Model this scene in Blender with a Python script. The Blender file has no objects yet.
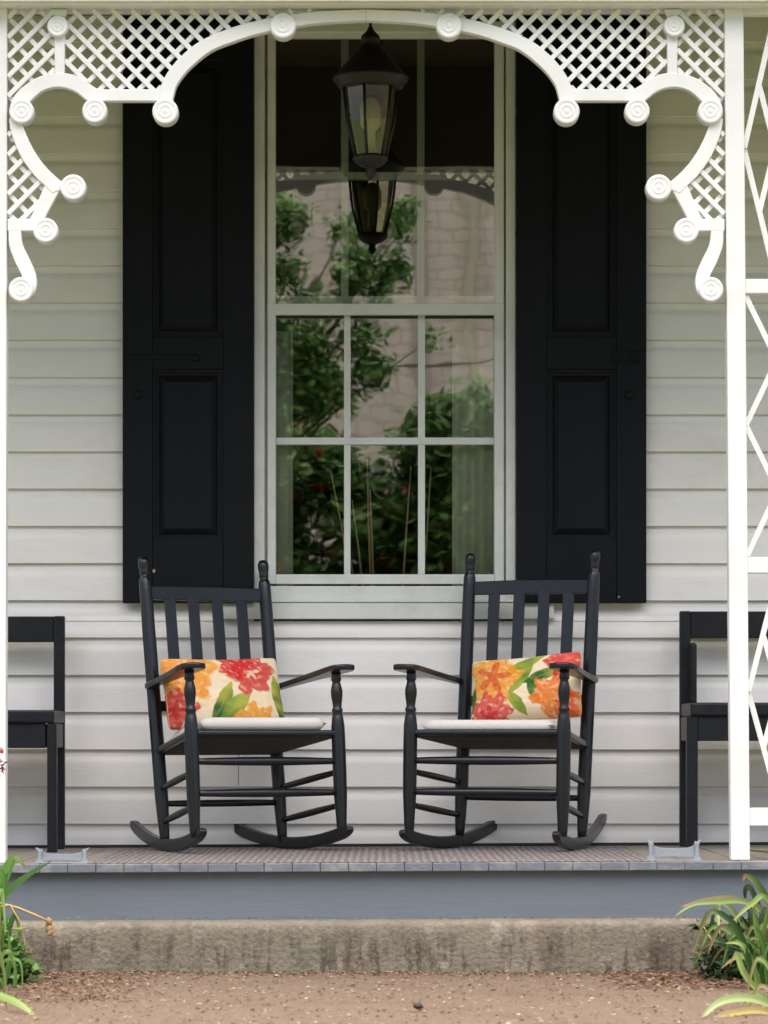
import bpy, bmesh, math, random
from mathutils import Vector, Matrix, noise
R = math.radians
random.seed(7)
C = bpy.context.scene.collection
F, CY, CZ, HY = 3200.0, -11.0, 0.80, 738.0        # focal length in pixels, camera y and z, eye-level row
DZ = 0.376                                        # porch floor height
WY = 1.65                                         # house wall
SAG = .0042
def sag(x): return SAG * (x - 1.2)
def PX(px, Y): return (px - 384.0) * (Y - CY) / F
def PZ(py, Y): return CZ + (HY - py) * (Y - CY) / F

# ------------------------------------------------------------------ helpers
def s2l(c):
    r = []
    for v in c:
        v = v / 255.0
        r.append(v / 12.92 if v <= 0.04045 else ((v + 0.055) / 1.055) ** 2.4)
    return tuple(r)
def new(name, data=None, parent=None):
    o = bpy.data.objects.new(name, data); C.objects.link(o)
    if parent: o.parent = parent
    return o
def thing(name, label, cat, loc=(0, 0, 0), rot=(0, 0, 0), group=None):
    o = new(name); o.location = loc; o.rotation_euler = rot
    o['label'] = label; o['category'] = cat
    if group: o['group'] = group
    return o
def tag(o, label, cat, group=None):
    o['label'] = label; o['category'] = cat
    if group: o['group'] = group
    return o
class MB:
    def __init__(s): s.bm = bmesh.new()
    def box(s, x0, x1, y0, y1, z0, z1, m=None):
        v = [s.bm.verts.new((x, y, z)) for x in (x0, x1) for y in (y0, y1) for z in (z0, z1)]
        if m is not None:
            for q in v: q.co = m @ q.co
        for f in ((0, 1, 3, 2), (4, 6, 7, 5), (0, 4, 5, 1), (2, 3, 7, 6), (0, 2, 6, 4), (1, 5, 7, 3)):
            s.bm.faces.new([v[i] for i in f])
        return s
    def bar(s, a, b, w, d, up=(0, 1, 0)):
        """box from a to b, width w across, depth d along up"""
        a, b = Vector(a), Vector(b); t = (b - a); L = t.length; t.normalize()
        u = Vector(up); u = (u - t * u.dot(t)).normalized(); c = t.cross(u)
        m = Matrix((c, u, t)).transposed().to_4x4(); m.translation = a
        return s.box(-w / 2, w / 2, -d / 2, d / 2, 0, L, m)
    def tube(s, pts, rad, n=10, cap=True):
        pts = [Vector(p) for p in pts]; rings = []
        if not isinstance(rad, (list, tuple)): rad = [rad] * len(pts)
        ref = None
        for i, p in enumerate(pts):
            t = (pts[min(i + 1, len(pts) - 1)] - pts[max(i - 1, 0)]).normalized()
            if ref is None: ref = Vector((0, 0, 1)) if abs(t.z) < .9 else Vector((1, 0, 0))
            u = (ref - t * ref.dot(t)).normalized(); ref = u; w = t.cross(u)
            rings.append([s.bm.verts.new(p + (u * math.cos(k * 2 * math.pi / n) + w * math.sin(k * 2 * math.pi / n)) * rad[i]) for k in range(n)])
        for a, b in zip(rings, rings[1:]):
            for k in range(n):
                f = s.bm.faces.new((a[k], a[(k + 1) % n], b[(k + 1) % n], b[k])); f.smooth = True
        if cap: s.bm.faces.new(rings[0][::-1]); s.bm.faces.new(rings[-1])
        return s
    def lathe(s, prof, a=(0, 0, 0), axis=(0, 0, 1), n=20, smooth=True):
        """prof: (radius, distance along axis)"""
        a = Vector(a); t = Vector(axis).normalized()
        ref = Vector((0, 0, 1)) if abs(t.z) < .9 else Vector((1, 0, 0))
        u = (ref - t * ref.dot(t)).normalized(); w = t.cross(u); rings = []
        for r, h in prof:
            rings.append([s.bm.verts.new(a + t * h + (u * math.cos(k * 2 * math.pi / n) + w * math.sin(k * 2 * math.pi / n)) * max(r, 1e-5)) for k in range(n)])
        for p, q in zip(rings, rings[1:]):
            for k in range(n):
                f = s.bm.faces.new((p[k], p[(k + 1) % n], q[(k + 1) % n], q[k])); f.smooth = smooth
        s.bm.faces.new(rings[0][::-1]); s.bm.faces.new(rings[-1])
        return s
    def slab(s, outline, y0, y1):
        """outline in (x, z), extruded from y0 to y1"""
        f = [s.bm.verts.new((x, y0, z)) for x, z in outline]; b = [s.bm.verts.new((x, y1, z)) for x, z in outline]
        s.bm.faces.new(f); s.bm.faces.new(b[::-1]); n = len(f)
        for i in range(n): s.bm.faces.new((f[i], b[i], b[(i + 1) % n], f[(i + 1) % n]))
        return s
    def quad(s, *p):
        s.bm.faces.new([s.bm.verts.new(q) for q in p]); return s
    def build(s, name, mat, parent=None, bevel=0, seg=2, subd=0):
        bmesh.ops.recalc_face_normals(s.bm, faces=s.bm.faces)
        me = bpy.data.meshes.new(name); s.bm.to_mesh(me); s.bm.free()
        if mat: me.materials.append(mat)
        o = new(name, me, parent)
        if bevel:
            b = o.modifiers.new('bevel', 'BEVEL'); b.width = bevel; b.segments = seg; b.limit_method = 'ANGLE'; b.angle_limit = R(35)
        return o

# ------------------------------------------------------------------ materials
def mat(name, col, rough=.6, var=.12, scale=6, bump=0, bscale=60, spec=.5, dirt=None, dirt_amt=.3, dscale=3, stretch=(1, 1, 1), coat=0):
    m = bpy.data.materials.new(name); m.use_nodes = True; nt = m.node_tree; N = nt.nodes; L = nt.links
    b = N['Principled BSDF']; b.inputs['Roughness'].default_value = rough; b.inputs['Specular IOR Level'].default_value = spec
    b.inputs['Coat Weight'].default_value = coat
    tc = N.new('ShaderNodeTexCoord'); mp = N.new('ShaderNodeMapping'); mp.inputs['Scale'].default_value = stretch
    L.new(tc.outputs['Object'], mp.inputs[0])
    nz = N.new('ShaderNodeTexNoise'); nz.inputs['Scale'].default_value = scale; nz.inputs['Detail'].default_value = 6; L.new(mp.outputs[0], nz.inputs[0])
    mx = N.new('ShaderNodeMix'); mx.data_type = 'RGBA'; L.new(nz.outputs[0], mx.inputs[0])
    mx.inputs[6].default_value = tuple(max(0, c * (1 - var)) for c in col) + (1,)
    mx.inputs[7].default_value = tuple(min(1, c * (1 + var)) for c in col) + (1,)
    out = mx.outputs[2]
    if dirt:
        n2 = N.new('ShaderNodeTexNoise'); n2.inputs['Scale'].default_value = dscale; n2.inputs['Detail'].default_value = 8; n2.inputs['Roughness'].default_value = .65
        L.new(mp.outputs[0], n2.inputs[0])
        cr = N.new('ShaderNodeMapRange'); cr.inputs[1].default_value = .5; cr.inputs[2].default_value = .75; cr.inputs[4].default_value = dirt_amt
        L.new(n2.outputs[0], cr.inputs[0])
        m2 = N.new('ShaderNodeMix'); m2.data_type = 'RGBA'; L.new(cr.outputs[0], m2.inputs[0]); L.new(out, m2.inputs[6]); m2.inputs[7].default_value = tuple(dirt) + (1,)
        out = m2.outputs[2]
    L.new(out, b.inputs['Base Color'])
    if bump:
        n3 = N.new('ShaderNodeTexNoise'); n3.inputs['Scale'].default_value = bscale; n3.inputs['Detail'].default_value = 5; L.new(mp.outputs[0], n3.inputs[0])
        bp = N.new('ShaderNodeBump'); bp.inputs['Strength'].default_value = bump; bp.inputs['Distance'].default_value = .01
        L.new(n3.outputs[0], bp.inputs['Height']); L.new(bp.outputs[0], b.inputs['Normal'])
    return m
M = {}
M['white'] = mat('white_paint', (.80, .80, .79), .45, .03, 3, .06, 90, dirt=(.55, .52, .44), dirt_amt=.25, dscale=5)
M['trim'] = mat('window_trim_paint', (.68, .71, .68), .5, .05, 4, .05, 80, dirt=(.36, .36, .30), dirt_amt=.35, dscale=6)
M['siding'] = mat('vinyl_siding', (.83, .815, .785), .5, .04, 2.5, .10, 40, spec=.35, dirt=(.58, .56, .50), dirt_amt=.35, dscale=2.2, stretch=(1, 1, 3))
M['shutter'] = mat('black_shutter_paint', (.006, .0075, .0105), .5, .25, 5, .12, 40, spec=.15, stretch=(1, 1, .3))
M['chair'] = mat('black_chair_paint', (.006, .007, .010), .28, .3, 8, .07, 60, spec=.5, dirt=(.016, .015, .014), dirt_amt=.5, dscale=14)
M['seat_weave'] = mat('woven_seat', (.035, .022, .015), .8, .3, 60, .6, 140)
M['bench'] = mat('black_bench_paint', (.008, .010, .014), .45, .2, 7, .08, 50, spec=.28, dirt=(.05, .045, .04), dirt_amt=.3, dscale=16)
M['fascia'] = mat('grey_fascia_paint', (.150, .178, .208), .5, .08, 3, .10, 30, dirt=(.12, .135, .155), dirt_amt=.6, dscale=2.5, stretch=(.35, 1, 2.5))
M['nosing'] = mat('grey_deck_edge', (.15, .168, .195), .6, .2, 9, .3, 60, dirt=(.36, .34, .31), dirt_amt=.7, dscale=9)
M['deck'] = mat('deck_boards', (.23, .205, .175), .7, .25, 6, .3, 60, stretch=(6, .6, 1))
M['dirt'] = mat('path', (.165, .124, .092), .95, .25, 40, .9, 90, spec=.1, dirt=(.14, .092, .064), dirt_amt=.85, dscale=2.4)
M['soil'] = mat('soil', (.12, .085, .06), .95, .3, 20, .8, 60, spec=.1)
M['lawn'] = mat('lawn', (.10, .14, .05), .95, .25, 3, .5, 30, spec=.1)
M['asphalt'] = mat('asphalt', (.06, .06, .06), .9, .2, 10, .3, 60, spec=.2)
M['lantern'] = mat('bronze_lantern_metal', (.012, .008, .006), .5, .3, 12, .1, 60)
M['steel'] = mat('galvanised_steel', (.27, .30, .335), .5, .25, 14, .2, 60, dirt=(.22, .2, .18), dirt_amt=.6, dscale=12)
M['pad'] = mat('white_seat_pad_cloth', (.70, .66, .64), .9, .05, 12, .4, 220, spec=.1)
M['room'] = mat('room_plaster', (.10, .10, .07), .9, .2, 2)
M['curtain'] = mat('curtain_cloth', (.58, .60, .48), .9, .06, 8, .2, 40)
M['ceiling'] = mat('porch_ceiling_paint', (.09, .066, .032), .7, .08, 3)
M['twig'] = mat('dried_stem', (.66, .42, .24), .8, .2, 20)
M['stone'] = mat('garden_stone', (.36, .33, .29), .9, .3, 12, .6, 40)
M['bark'] = mat('bark', (.12, .09, .065), .9, .3, 10, .8, 30)
M['wire'] = mat('rubber', (.02, .02, .02), .6)
M['mark'] = mat('bare_wood', (.40, .25, .16), .8)
M['roof'] = mat('roof_shingles', (.09, .085, .08), .9, .3, 20, .5, 30)

def concrete():
    m = mat('weathered_concrete', (.205, .180, .140), .92, .18, 26, .7, 60, spec=.15); nt = m.node_tree; N = nt.nodes; L = nt.links
    b = N['Principled BSDF']; src = b.inputs['Base Color'].links[0].from_socket
    tc = N.new('ShaderNodeTexCoord')
    def lay(src, scale, stretch, lo, hi, amt, col, seed, low=False):
        mp = N.new('ShaderNodeMapping'); mp.inputs['Scale'].default_value = stretch; mp.inputs['Location'].default_value = (seed, 0, seed); L.new(tc.outputs['Object'], mp.inputs[0])
        n = N.new('ShaderNodeTexNoise'); n.inputs['Scale'].default_value = scale; n.inputs['Detail'].default_value = 8; n.inputs['Roughness'].default_value = .7; L.new(mp.outputs[0], n.inputs[0])
        r = N.new('ShaderNodeMapRange'); r.inputs[1].default_value = lo; r.inputs[2].default_value = hi; r.inputs[4].default_value = amt; L.new(n.outputs[0], r.inputs[0])
        x = N.new('ShaderNodeMix'); x.data_type = 'RGBA'; fac = r.outputs[0]
        if low:
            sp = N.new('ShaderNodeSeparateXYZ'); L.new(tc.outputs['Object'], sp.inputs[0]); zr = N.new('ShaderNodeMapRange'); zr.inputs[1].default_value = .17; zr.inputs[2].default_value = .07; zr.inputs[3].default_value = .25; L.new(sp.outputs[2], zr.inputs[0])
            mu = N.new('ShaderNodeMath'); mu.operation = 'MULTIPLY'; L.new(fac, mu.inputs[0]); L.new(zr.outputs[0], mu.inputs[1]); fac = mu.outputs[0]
        L.new(fac, x.inputs[0]); L.new(src, x.inputs[6]); x.inputs[7].default_value = tuple(col) + (1,)
        return x.outputs[2]
    o = lay(src, 1.0, (1.6, 1, 2.0), .52, .68, .7, (.36, .31, .245), 3)
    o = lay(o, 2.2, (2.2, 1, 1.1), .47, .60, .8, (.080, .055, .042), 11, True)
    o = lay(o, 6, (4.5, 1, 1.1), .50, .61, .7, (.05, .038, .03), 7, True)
    o = lay(o, 16, (1, 1, 1), .56, .70, .6, (.40, .37, .32), 5)
    o = lay(o, 3.2, (1.3, 1, 1.7), .56, .70, .45, (.13, .14, .10), 17)
    L.new(o, b.inputs['Base Color']); return m
M['concrete'] = concrete()
def vcol(name, rough=.85, bump=.3, trans=0):
    m = bpy.data.materials.new(name); m.use_nodes = True; nt = m.node_tree; N = nt.nodes; L = nt.links; b = N['Principled BSDF']
    b.inputs['Roughness'].default_value = rough; b.inputs['Specular IOR Level'].default_value = .25
    a = N.new('ShaderNodeVertexColor'); a.layer_name = 'Col'; L.new(a.outputs[0], b.inputs['Base Color'])
    if bump:
        n = N.new('ShaderNodeTexNoise'); n.inputs['Scale'].default_value = 260; tc = N.new('ShaderNodeTexCoord'); L.new(tc.outputs['Object'], n.inputs[0])
        bp = N.new('ShaderNodeBump'); bp.inputs['Strength'].default_value = bump; bp.inputs['Distance'].default_value = .004; L.new(n.outputs[0], bp.inputs['Height']); L.new(bp.outputs[0], b.inputs['Normal'])
    if trans:
        t = N.new('ShaderNodeBsdfTranslucent'); L.new(a.outputs[0], t.inputs[0]); x = N.new('ShaderNodeMixShader'); x.inputs[0].default_value = trans
        L.new(b.outputs[0], x.inputs[1]); L.new(t.outputs[0], x.inputs[2]); L.new(x.outputs[0], N['Material Output'].inputs[0])
    return m
M['leaf'] = vcol('leaves', .45, 0, .35)
M['litter'] = vcol('fallen_leaves', .9, 0)
M['print'] = vcol('floral_cloth', .85, .25)
def glass(name, refl, wav=0, tint=(1, 1, 1), rough=0):
    m = bpy.data.materials.new(name); m.use_nodes = True; N = m.node_tree.nodes; L = m.node_tree.links
    N.remove(N['Principled BSDF'])
    t = N.new('ShaderNodeBsdfTransparent'); t.inputs[0].default_value = tuple(tint) + (1,)
    g = N.new('ShaderNodeBsdfGlossy'); g.inputs['Roughness'].default_value = rough
    fr = N.new('ShaderNodeFresnel'); fr.inputs[0].default_value = 1.5
    ad = N.new('ShaderNodeMath'); ad.operation = 'ADD'; ad.use_clamp = True; ad.inputs[1].default_value = refl; L.new(fr.outputs[0], ad.inputs[0])
    x = N.new('ShaderNodeMixShader'); L.new(ad.outputs[0], x.inputs[0]); L.new(t.outputs[0], x.inputs[1]); L.new(g.outputs[0], x.inputs[2]); L.new(x.outputs[0], N['Material Output'].inputs[0])
    if wav:
        tc = N.new('ShaderNodeTexCoord'); n = N.new('ShaderNodeTexNoise'); n.inputs['Scale'].default_value = 4.0; n.inputs['Detail'].default_value = 1.5; L.new(tc.outputs['Object'], n.inputs[0])
        bp = N.new('ShaderNodeBump'); bp.inputs['Strength'].default_value = 1.0; bp.inputs['Distance'].default_value = wav; L.new(n.outputs[0], bp.inputs['Height']); L.new(bp.outputs[0], g.inputs['Normal'])
    return m
M['glass'] = glass('window_glass', .165, .00045, (.95, .975, .95))
M['lglass'] = glass('lantern_glass', .07, 0, (.86, .83, .70), .05)
def rugmat():
    m = mat('woven_rug', (.165, .145, .138), .95, .2, 30, .3, 120, spec=.05); N = m.node_tree.nodes; L = m.node_tree.links; b = N['Principled BSDF']
    src = b.inputs['Base Color'].links[0].from_socket
    tc = N.new('ShaderNodeTexCoord'); w = N.new('ShaderNodeTexWave'); w.bands_direction = 'X'; w.inputs['Scale'].default_value = 12; w.inputs['Distortion'].default_value = 5; w.inputs['Detail'].default_value = 4; w.inputs['Detail Scale'].default_value = 2.5
    L.new(tc.outputs['Object'], w.inputs[0])
    x = N.new('ShaderNodeMix'); x.data_type = 'RGBA'; L.new(w.outputs[1], x.inputs[0]); L.new(src, x.inputs[6]); x.inputs[7].default_value = (.275, .25, .238, 1)
    L.new(x.outputs[2], b.inputs['Base Color'])
    bp = N.new('ShaderNodeBump'); bp.inputs['Distance'].default_value = .006; L.new(w.outputs[1], bp.inputs['Height']); L.new(bp.outputs[0], b.inputs['Normal'])
    return m
M['rug'] = rugmat()
def blockwall():
    m = bpy.data.materials.new('painted_block_wall'); m.use_nodes = True; N = m.node_tree.nodes; L = m.node_tree.links; b = N['Principled BSDF']; b.inputs['Roughness'].default_value = .85
    tc = N.new('ShaderNodeTexCoord'); sp = N.new('ShaderNodeSeparateXYZ'); cb = N.new('ShaderNodeCombineXYZ'); L.new(tc.outputs['Object'], sp.inputs[0]); L.new(sp.outputs[0], cb.inputs[0]); L.new(sp.outputs[2], cb.inputs[1])
    br = N.new('ShaderNodeTexBrick'); L.new(cb.outputs[0], br.inputs[0]); br.inputs['Scale'].default_value = 1
    br.inputs['Brick Width'].default_value = .40; br.inputs['Row Height'].default_value = .175; br.inputs['Mortar Size'].default_value = .007
    br.inputs['Color1'].default_value = (.76, .63, .53, 1); br.inputs['Color2'].default_value = (.70, .57, .48, 1); br.inputs['Mortar'].default_value = (.34, .26, .21, 1)
    n = N.new('ShaderNodeTexNoise'); n.inputs['Scale'].default_value = .9; n.inputs['Detail'].default_value = 5; mp = N.new('ShaderNodeMapping'); mp.inputs['Scale'].default_value = (2.5, 1, .35); L.new(tc.outputs['Object'], mp.inputs[0]); L.new(mp.outputs[0], n.inputs[0])
    x = N.new('ShaderNodeMix'); x.data_type = 'RGBA'; x.blend_type = 'MULTIPLY'; x.inputs[0].default_value = .5; L.new(br.outputs[0], x.inputs[6]); L.new(n.outputs[0], x.inputs[7])
    g = N.new('ShaderNodeMix'); g.data_type = 'RGBA'; g.blend_type = 'MULTIPLY'; g.inputs[0].default_value = 1; L.new(x.outputs[2], g.inputs[6]); g.inputs[7].default_value = (1.45, 1.45, 1.45, 1)
    L.new(g.outputs[2], b.inputs['Base Color']); return m
M['block'] = blockwall()

def add_col(me, cols):
    """cols: one colour per polygon"""
    a = me.color_attributes.new('Col', 'FLOAT_COLOR', 'CORNER')
    for p, c in zip(me.polygons, cols):
        for li in p.loop_indices: a.data[li].color = (c[0], c[1], c[2], 1)

# ------------------------------------------------------------------ ground and street (setting)
def structure(o): o['kind'] = 'structure'; return o
def ground_sheet(name, x0, x1, y0, y1, z, m, nx, ny, amp, sc):
    bm = bmesh.new(); vs = []
    for j in range(ny + 1):
        for i in range(nx + 1):
            x = x0 + (x1 - x0) * i / nx; y = y0 + (y1 - y0) * j / ny
            vs.append(bm.verts.new((x, y, z + amp * noise.fractal((x * sc, y * sc, 3.1), 1, 2, 4))))
    for j in range(ny):
        for i in range(nx):
            a = j * (nx + 1) + i; f = bm.faces.new((vs[a], vs[a + 1], vs[a + nx + 2], vs[a + nx + 1])); f.smooth = True
    me = bpy.data.meshes.new(name); bm.to_mesh(me); bm.free(); me.materials.append(m); return structure(new(name, me))
ground_sheet('ground', -60, 60, -70, 30, -.03, M['lawn'], 40, 40, 0, 1)
ground_sheet('garden_soil', -4, 4, -3.2, .1, -.012, M['soil'], 160, 70, .012, 6)
ground_sheet('path', -1.6, 1.6, -12.5, -.12, 0.004, M['dirt'], 150, 800, .006, 9)
b = MB(); b.box(-40, 40, -26.5, -20.5, -.06, -.018); structure(b.build('road', M['asphalt']))

# ------------------------------------------------------------------ house
house = thing('house', 'cream lap sided house wall with tall window and black shutters', 'house')
# siding: lapped boards around the window opening
WX0, WX1 = PX(254, 1.63), PX(515, 1.63); WZ0, WZ1 = PZ(621, 1.63), PZ(22, 1.63)
course = 37.2 * 12.65 / F; zb = PZ(823.5, WY)
b = MB()
def lap(x0, x1, z, z0=None, z1=None):
    lo, hi = z, z + course
    prof = [(0.0, lo - .003), (-.013, lo), (-.0125, lo + .004), (-.010, lo + course * .60), (-.007, lo + course * .72), (.0015, lo + course * .80), (.004, hi + .004)]
    if z0 is not None: prof = [(y, max(zz, z0)) for y, zz in prof]
    if z1 is not None: prof = [(y, min(zz, z1)) for y, zz in prof]
    sg = max(1, int((x1 - x0) / .25)); cols = []
    for i in range(sg + 1):
        x = x0 + (x1 - x0) * i / sg; wv = .0022 * noise.noise((x * 1.7, z * 9, 1.3))
        cols.append([b.bm.verts.new((x, WY + y + (wv if abs(y) > .003 else 0), zz + wv * .5)) for y, zz in prof])
    for p, q in zip(cols, cols[1:]):
        for k in range(len(prof) - 1):
            f = b.bm.faces.new((p[k], q[k], q[k + 1], p[k + 1])); f.smooth = k in (2, 3, 4)
rs = random.Random(3)
k = -2
while zb + k * course < 3.78:
    z = zb + k * course
    def run(x0, x1, **kw):
        cuts = [x0] + sorted(c for c in ([PX(239, WY)] if k == 1 else []) if x0 + .3 < c < x1 - .3) + [x1]
        for i, (a, c) in enumerate(zip(cuts, cuts[1:])): lap(a, c - (.0025 if i < len(cuts) - 2 else 0), z, **kw)
    if z + course <= WZ0 or z >= WZ1: run(-5, 5)
    elif z < WZ0: run(-5, 5, z1=WZ0); run(-5, WX0 - .002, z0=WZ0); run(WX1 + .002, 5, z0=WZ0)
    else: run(-5, WX0 - .002); run(WX1 + .002, 5)
    k += 1
b.build('siding', M['siding'], house)
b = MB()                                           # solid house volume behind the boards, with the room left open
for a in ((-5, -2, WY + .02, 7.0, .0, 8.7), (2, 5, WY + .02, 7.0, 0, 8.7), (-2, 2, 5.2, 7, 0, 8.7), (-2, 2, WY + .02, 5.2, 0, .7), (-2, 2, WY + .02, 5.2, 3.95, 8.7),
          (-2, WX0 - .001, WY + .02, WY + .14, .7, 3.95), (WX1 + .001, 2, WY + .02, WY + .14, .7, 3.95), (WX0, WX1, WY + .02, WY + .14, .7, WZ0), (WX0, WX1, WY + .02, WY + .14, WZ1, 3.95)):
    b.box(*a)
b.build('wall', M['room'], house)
b = MB(); b.quad((-5.4, WY - .4, 8.5), (5.4, WY - .4, 8.5), (5.4, 4.4, 10.4), (-5.4, 4.4, 10.4)).quad((-5.4, 7.4, 8.5), (5.4, 7.4, 8.5), (5.4, 4.4, 10.4), (-5.4, 4.4, 10.4)); b.build('roof', M['roof'], house)

# window
win = MB()
Yc = 1.622
def pbox(mb, x0, x1, y0, y1, Y0, Y1, Yr=None):      # box given by its picture extent at depth Y0
    mb.box(PX(x0, Y0), PX(x1, Y0), Y0, Y1, PZ(y1, Y0), PZ(y0, Y0)); return mb
pbox(win, 254, 264.5, 21, 601, Yc, 1.68); pbox(win, 506, 515.5, 21, 601, Yc, 1.68); pbox(win, 264.6, 505.9, 21, 32, Yc, 1.68); pbox(win, 264.6, 505.9, 586, 600.5, Yc + .002, 1.68)
window = win.build('window', M['trim'], house, .003); window['label'] = 'tall multi pane window with pale painted casing'
w = MB(); pbox(w, 222, 554, 602.5, 619, 1.612, 1.66); w.box(PX(222, 1.606) - .004, PX(554, 1.606) + .004, 1.606, 1.66, PZ(602.3, 1.606), PZ(600.3, 1.606)); w.build('sill', M['trim'], window, .003)
Ys = 1.640
w = MB(); pbox(w, 267.5, 275.5, 32, 584, Ys, 1.668); pbox(w, 494.5, 504, 32, 584, Ys, 1.668); pbox(w, 275.6, 494.4, 32, 38, Ys, 1.668); pbox(w, 275.6, 494.4, 574.3, 584, Ys, 1.668); pbox(w, 267.4, 504.2, 303.5, 314.8, Ys - .004, 1.66)
w.build('storm_frame', M['trim'], window, .0025)
w = MB(); Yq = 1.685
for x0, x1, y0, y1, d in ((341, 348.5, 40, 302, 0), (417, 424.5, 40, 302, 0), (344, 350.5, 315, 575, 0), (418, 425, 315, 575, 0), (272, 500, 172, 179.5, .004), (272, 500, 296, 303, .004), (272, 500, 437.5, 444.5, .004)):
    pbox(w, x0, x1, y0, y1, Yq - d, Yq + .02 + d)
pbox(w, 262, 276, 34, 584, Yq + .002, Yq + .04); pbox(w, 494, 508, 34, 584, Yq + .002, Yq + .04)
w.build('muntin', M['trim'], window, .002)
w = MB(); w.box(PX(274, 1.655), PX(496, 1.655), 1.655, 1.6575, PZ(304, 1.655), PZ(36, 1.655)); w.build('glass', M['glass'], window)
w = MB(); w.box(PX(274, 1.7), PX(496, 1.7), 1.70, 1.7025, PZ(578, 1.7), PZ(300, 1.7)); w.build('glass', M['glass'], window)

# shutters
def shutter(x0, x1, label, mirror):
    Y0 = 1.592; sx0, sx1 = PX(x0, Y0), PX(x1, Y0); z0, z1 = PZ(603, Y0), PZ(4, Y0); w_ = sx1 - sx0
    st = .118; mb = MB(); Yb = 1.632
    zA0, zA1 = PZ(541, Y0), PZ(369, Y0); zB0, zB1 = PZ(337, Y0), PZ(60, Y0)
    mb.box(sx0, sx0 + st, Y0, Yb, z0, z1); mb.box(sx1 - st, sx1, Y0, Yb, z0, z1)
    for a, c in ((z0, zA0), (zA1, zB0), (zB1, z1)): mb.box(sx0 + st, sx1 - st, Y0 + .001, Yb, a, c)
    s = mb.build('shutter', M['shutter'], house, .004, 2); s['label'] = label
    for a, c in ((zA0, zA1), (zB0, zB1)):
        p = MB(); xa, xb = sx0 + st, sx1 - st; d0, d1 = Y0 + .024, Y0 + .008; e = .05
        # moulding ring and raised field
        for q, dd in ((0.0, .010), (.012, .016)):
            p.box(xa + q, xb - q, Y0 + dd, Y0 + dd + .004, c - q - .012, c - q); p.box(xa + q, xb - q, Y0 + dd, Y0 + dd + .004, a + q, a + q + .012)
            p.box(xa + q, xa + q + .012, Y0 + dd, Y0 + dd + .004, a + q + .0121, c - q - .0121); p.box(xb - q - .012, xb - q, Y0 + dd, Y0 + dd + .004, a + q + .0121, c - q - .0121)
        o = [(xa, d0, a), (xb, d0, a), (xb, d0, c), (xa, d0, c)]; i = [(xa + e, d1, a + e), (xb - e, d1, a + e), (xb - e, d1, c - e), (xa + e, d1, c - e)]
        j = [(xa + .026, d0, a + .026), (xb - .026, d0, a + .026), (xb - .026, d0, c - .026), (xa + .026, d0, c - .026)]
        for r_, t_ in ((o, j), (j, i)):
            for n in range(4): p.quad(r_[n], r_[(n + 1) % 4], t_[(n + 1) % 4], t_[n])
        p.quad(*i); p.build('raised_panel', M['shutter'], s, 0)
    # long bar latch across the middle rail
    h = MB(); zz = PZ(357, Y0)
    if not mirror: h.box(PX(130, Y0), PX(196, Y0), Y0 - .007, Y0 - .0005, zz - .009, zz + .009); h.lathe([(.014, 0), (.014, .012), (.006, .016)], (PX(196, Y0), Y0 - .0005, zz - .004), (0, -1, 0), 12)
    else:
        h.box(PX(611, Y0), PX(645, Y0), Y0 - .007, Y0 - .0005, zz - .024, zz + .022); h.box(PX(614, Y0), PX(622, Y0), Y0 - .018, Y0 - .0065, zz - .014, zz + .01); h.box(PX(630, Y0), PX(640, Y0), Y0 - .018, Y0 - .0065, zz - .014, zz + .01)
    h.build('latch', M['shutter'], s, .002); h = MB()
    h.lathe([(.016, 0), (.016, .01), (.008, .014)], (PX(138 if not mirror else 629, Y0), Y0 - .0005, PZ(395, Y0)), (0, -1, 0), 12)
    h.build('bolt', M['shutter'], s, .002)
    g = MB(); rr = random.Random(5 if mirror else 9)
    cx, cz = (PX(154, Y0), PZ(571, Y0)) if not mirror else (PX(619, Y0), PZ(597, Y0)); rad = .007 if not mirror else .004
    g.slab([(cx + rad * math.cos(t * .7) * rr.uniform(.7, 1.2), cz + rad * 1.2 * math.sin(t * .7) * rr.uniform(.7, 1.2)) for t in range(9)], Y0 - .0012, Y0 + .001); g.build('paint_chip', M['mark'], s)
shutter(122.5, 253.5, 'black panelled shutter with a long thin latch bar', False)
shutter(516.5, 646.5, 'black panelled shutter with a short square latch plate', True)

# things in the room behind the glass
def curtain(x0, x1, label):
    mb = MB(); n = 40; a = []; Y = 1.745
    X0, X1 = PX(x0, Y), PX(x1, Y)
    for i in range(n + 1):
        x = X0 + (X1 - X0) * i / n; y = Y + .012 * math.sin((x - X0) * 95) + .006 * math.sin(x * 41)
        a.append((mb.bm.verts.new((x, y, 1.1)), mb.bm.verts.new((x, y, 2.42))))
    for p, q in zip(a, a[1:]): f = mb.bm.faces.new((p[0], q[0], q[1], p[1])); f.smooth = True
    o = mb.build('curtain', M['curtain'], None); s = o.modifiers.new('thick', 'SOLIDIFY'); s.thickness = .003
    tag(o, label, 'curtain', 'curtains inside the window')
curtain(250, 293, 'pale curtain hanging inside the window beside the latch bar shutter')
curtain(452, 512, 'wider pale curtain hanging inside the window, to the right of the dried stems')
dv = thing('vase', 'terracotta vase of tall dried stems inside the window', 'vase', (PX(360, 1.86), 1.86, .95))
mb = MB(); mb.box(-.45, .45, -.1, .25, -.25, -.2); 
mb.lathe([(.05, -.2), (.085, -.1), (.09, .02), (.06, .12), (.045, .19), (.055, .22), (.045, .22), (.03, .1)], (0, 0, 0)); mb.build('pot', mat('terracotta', (.42, .13, .06), .8), dv)
rr = random.Random(2)
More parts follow.
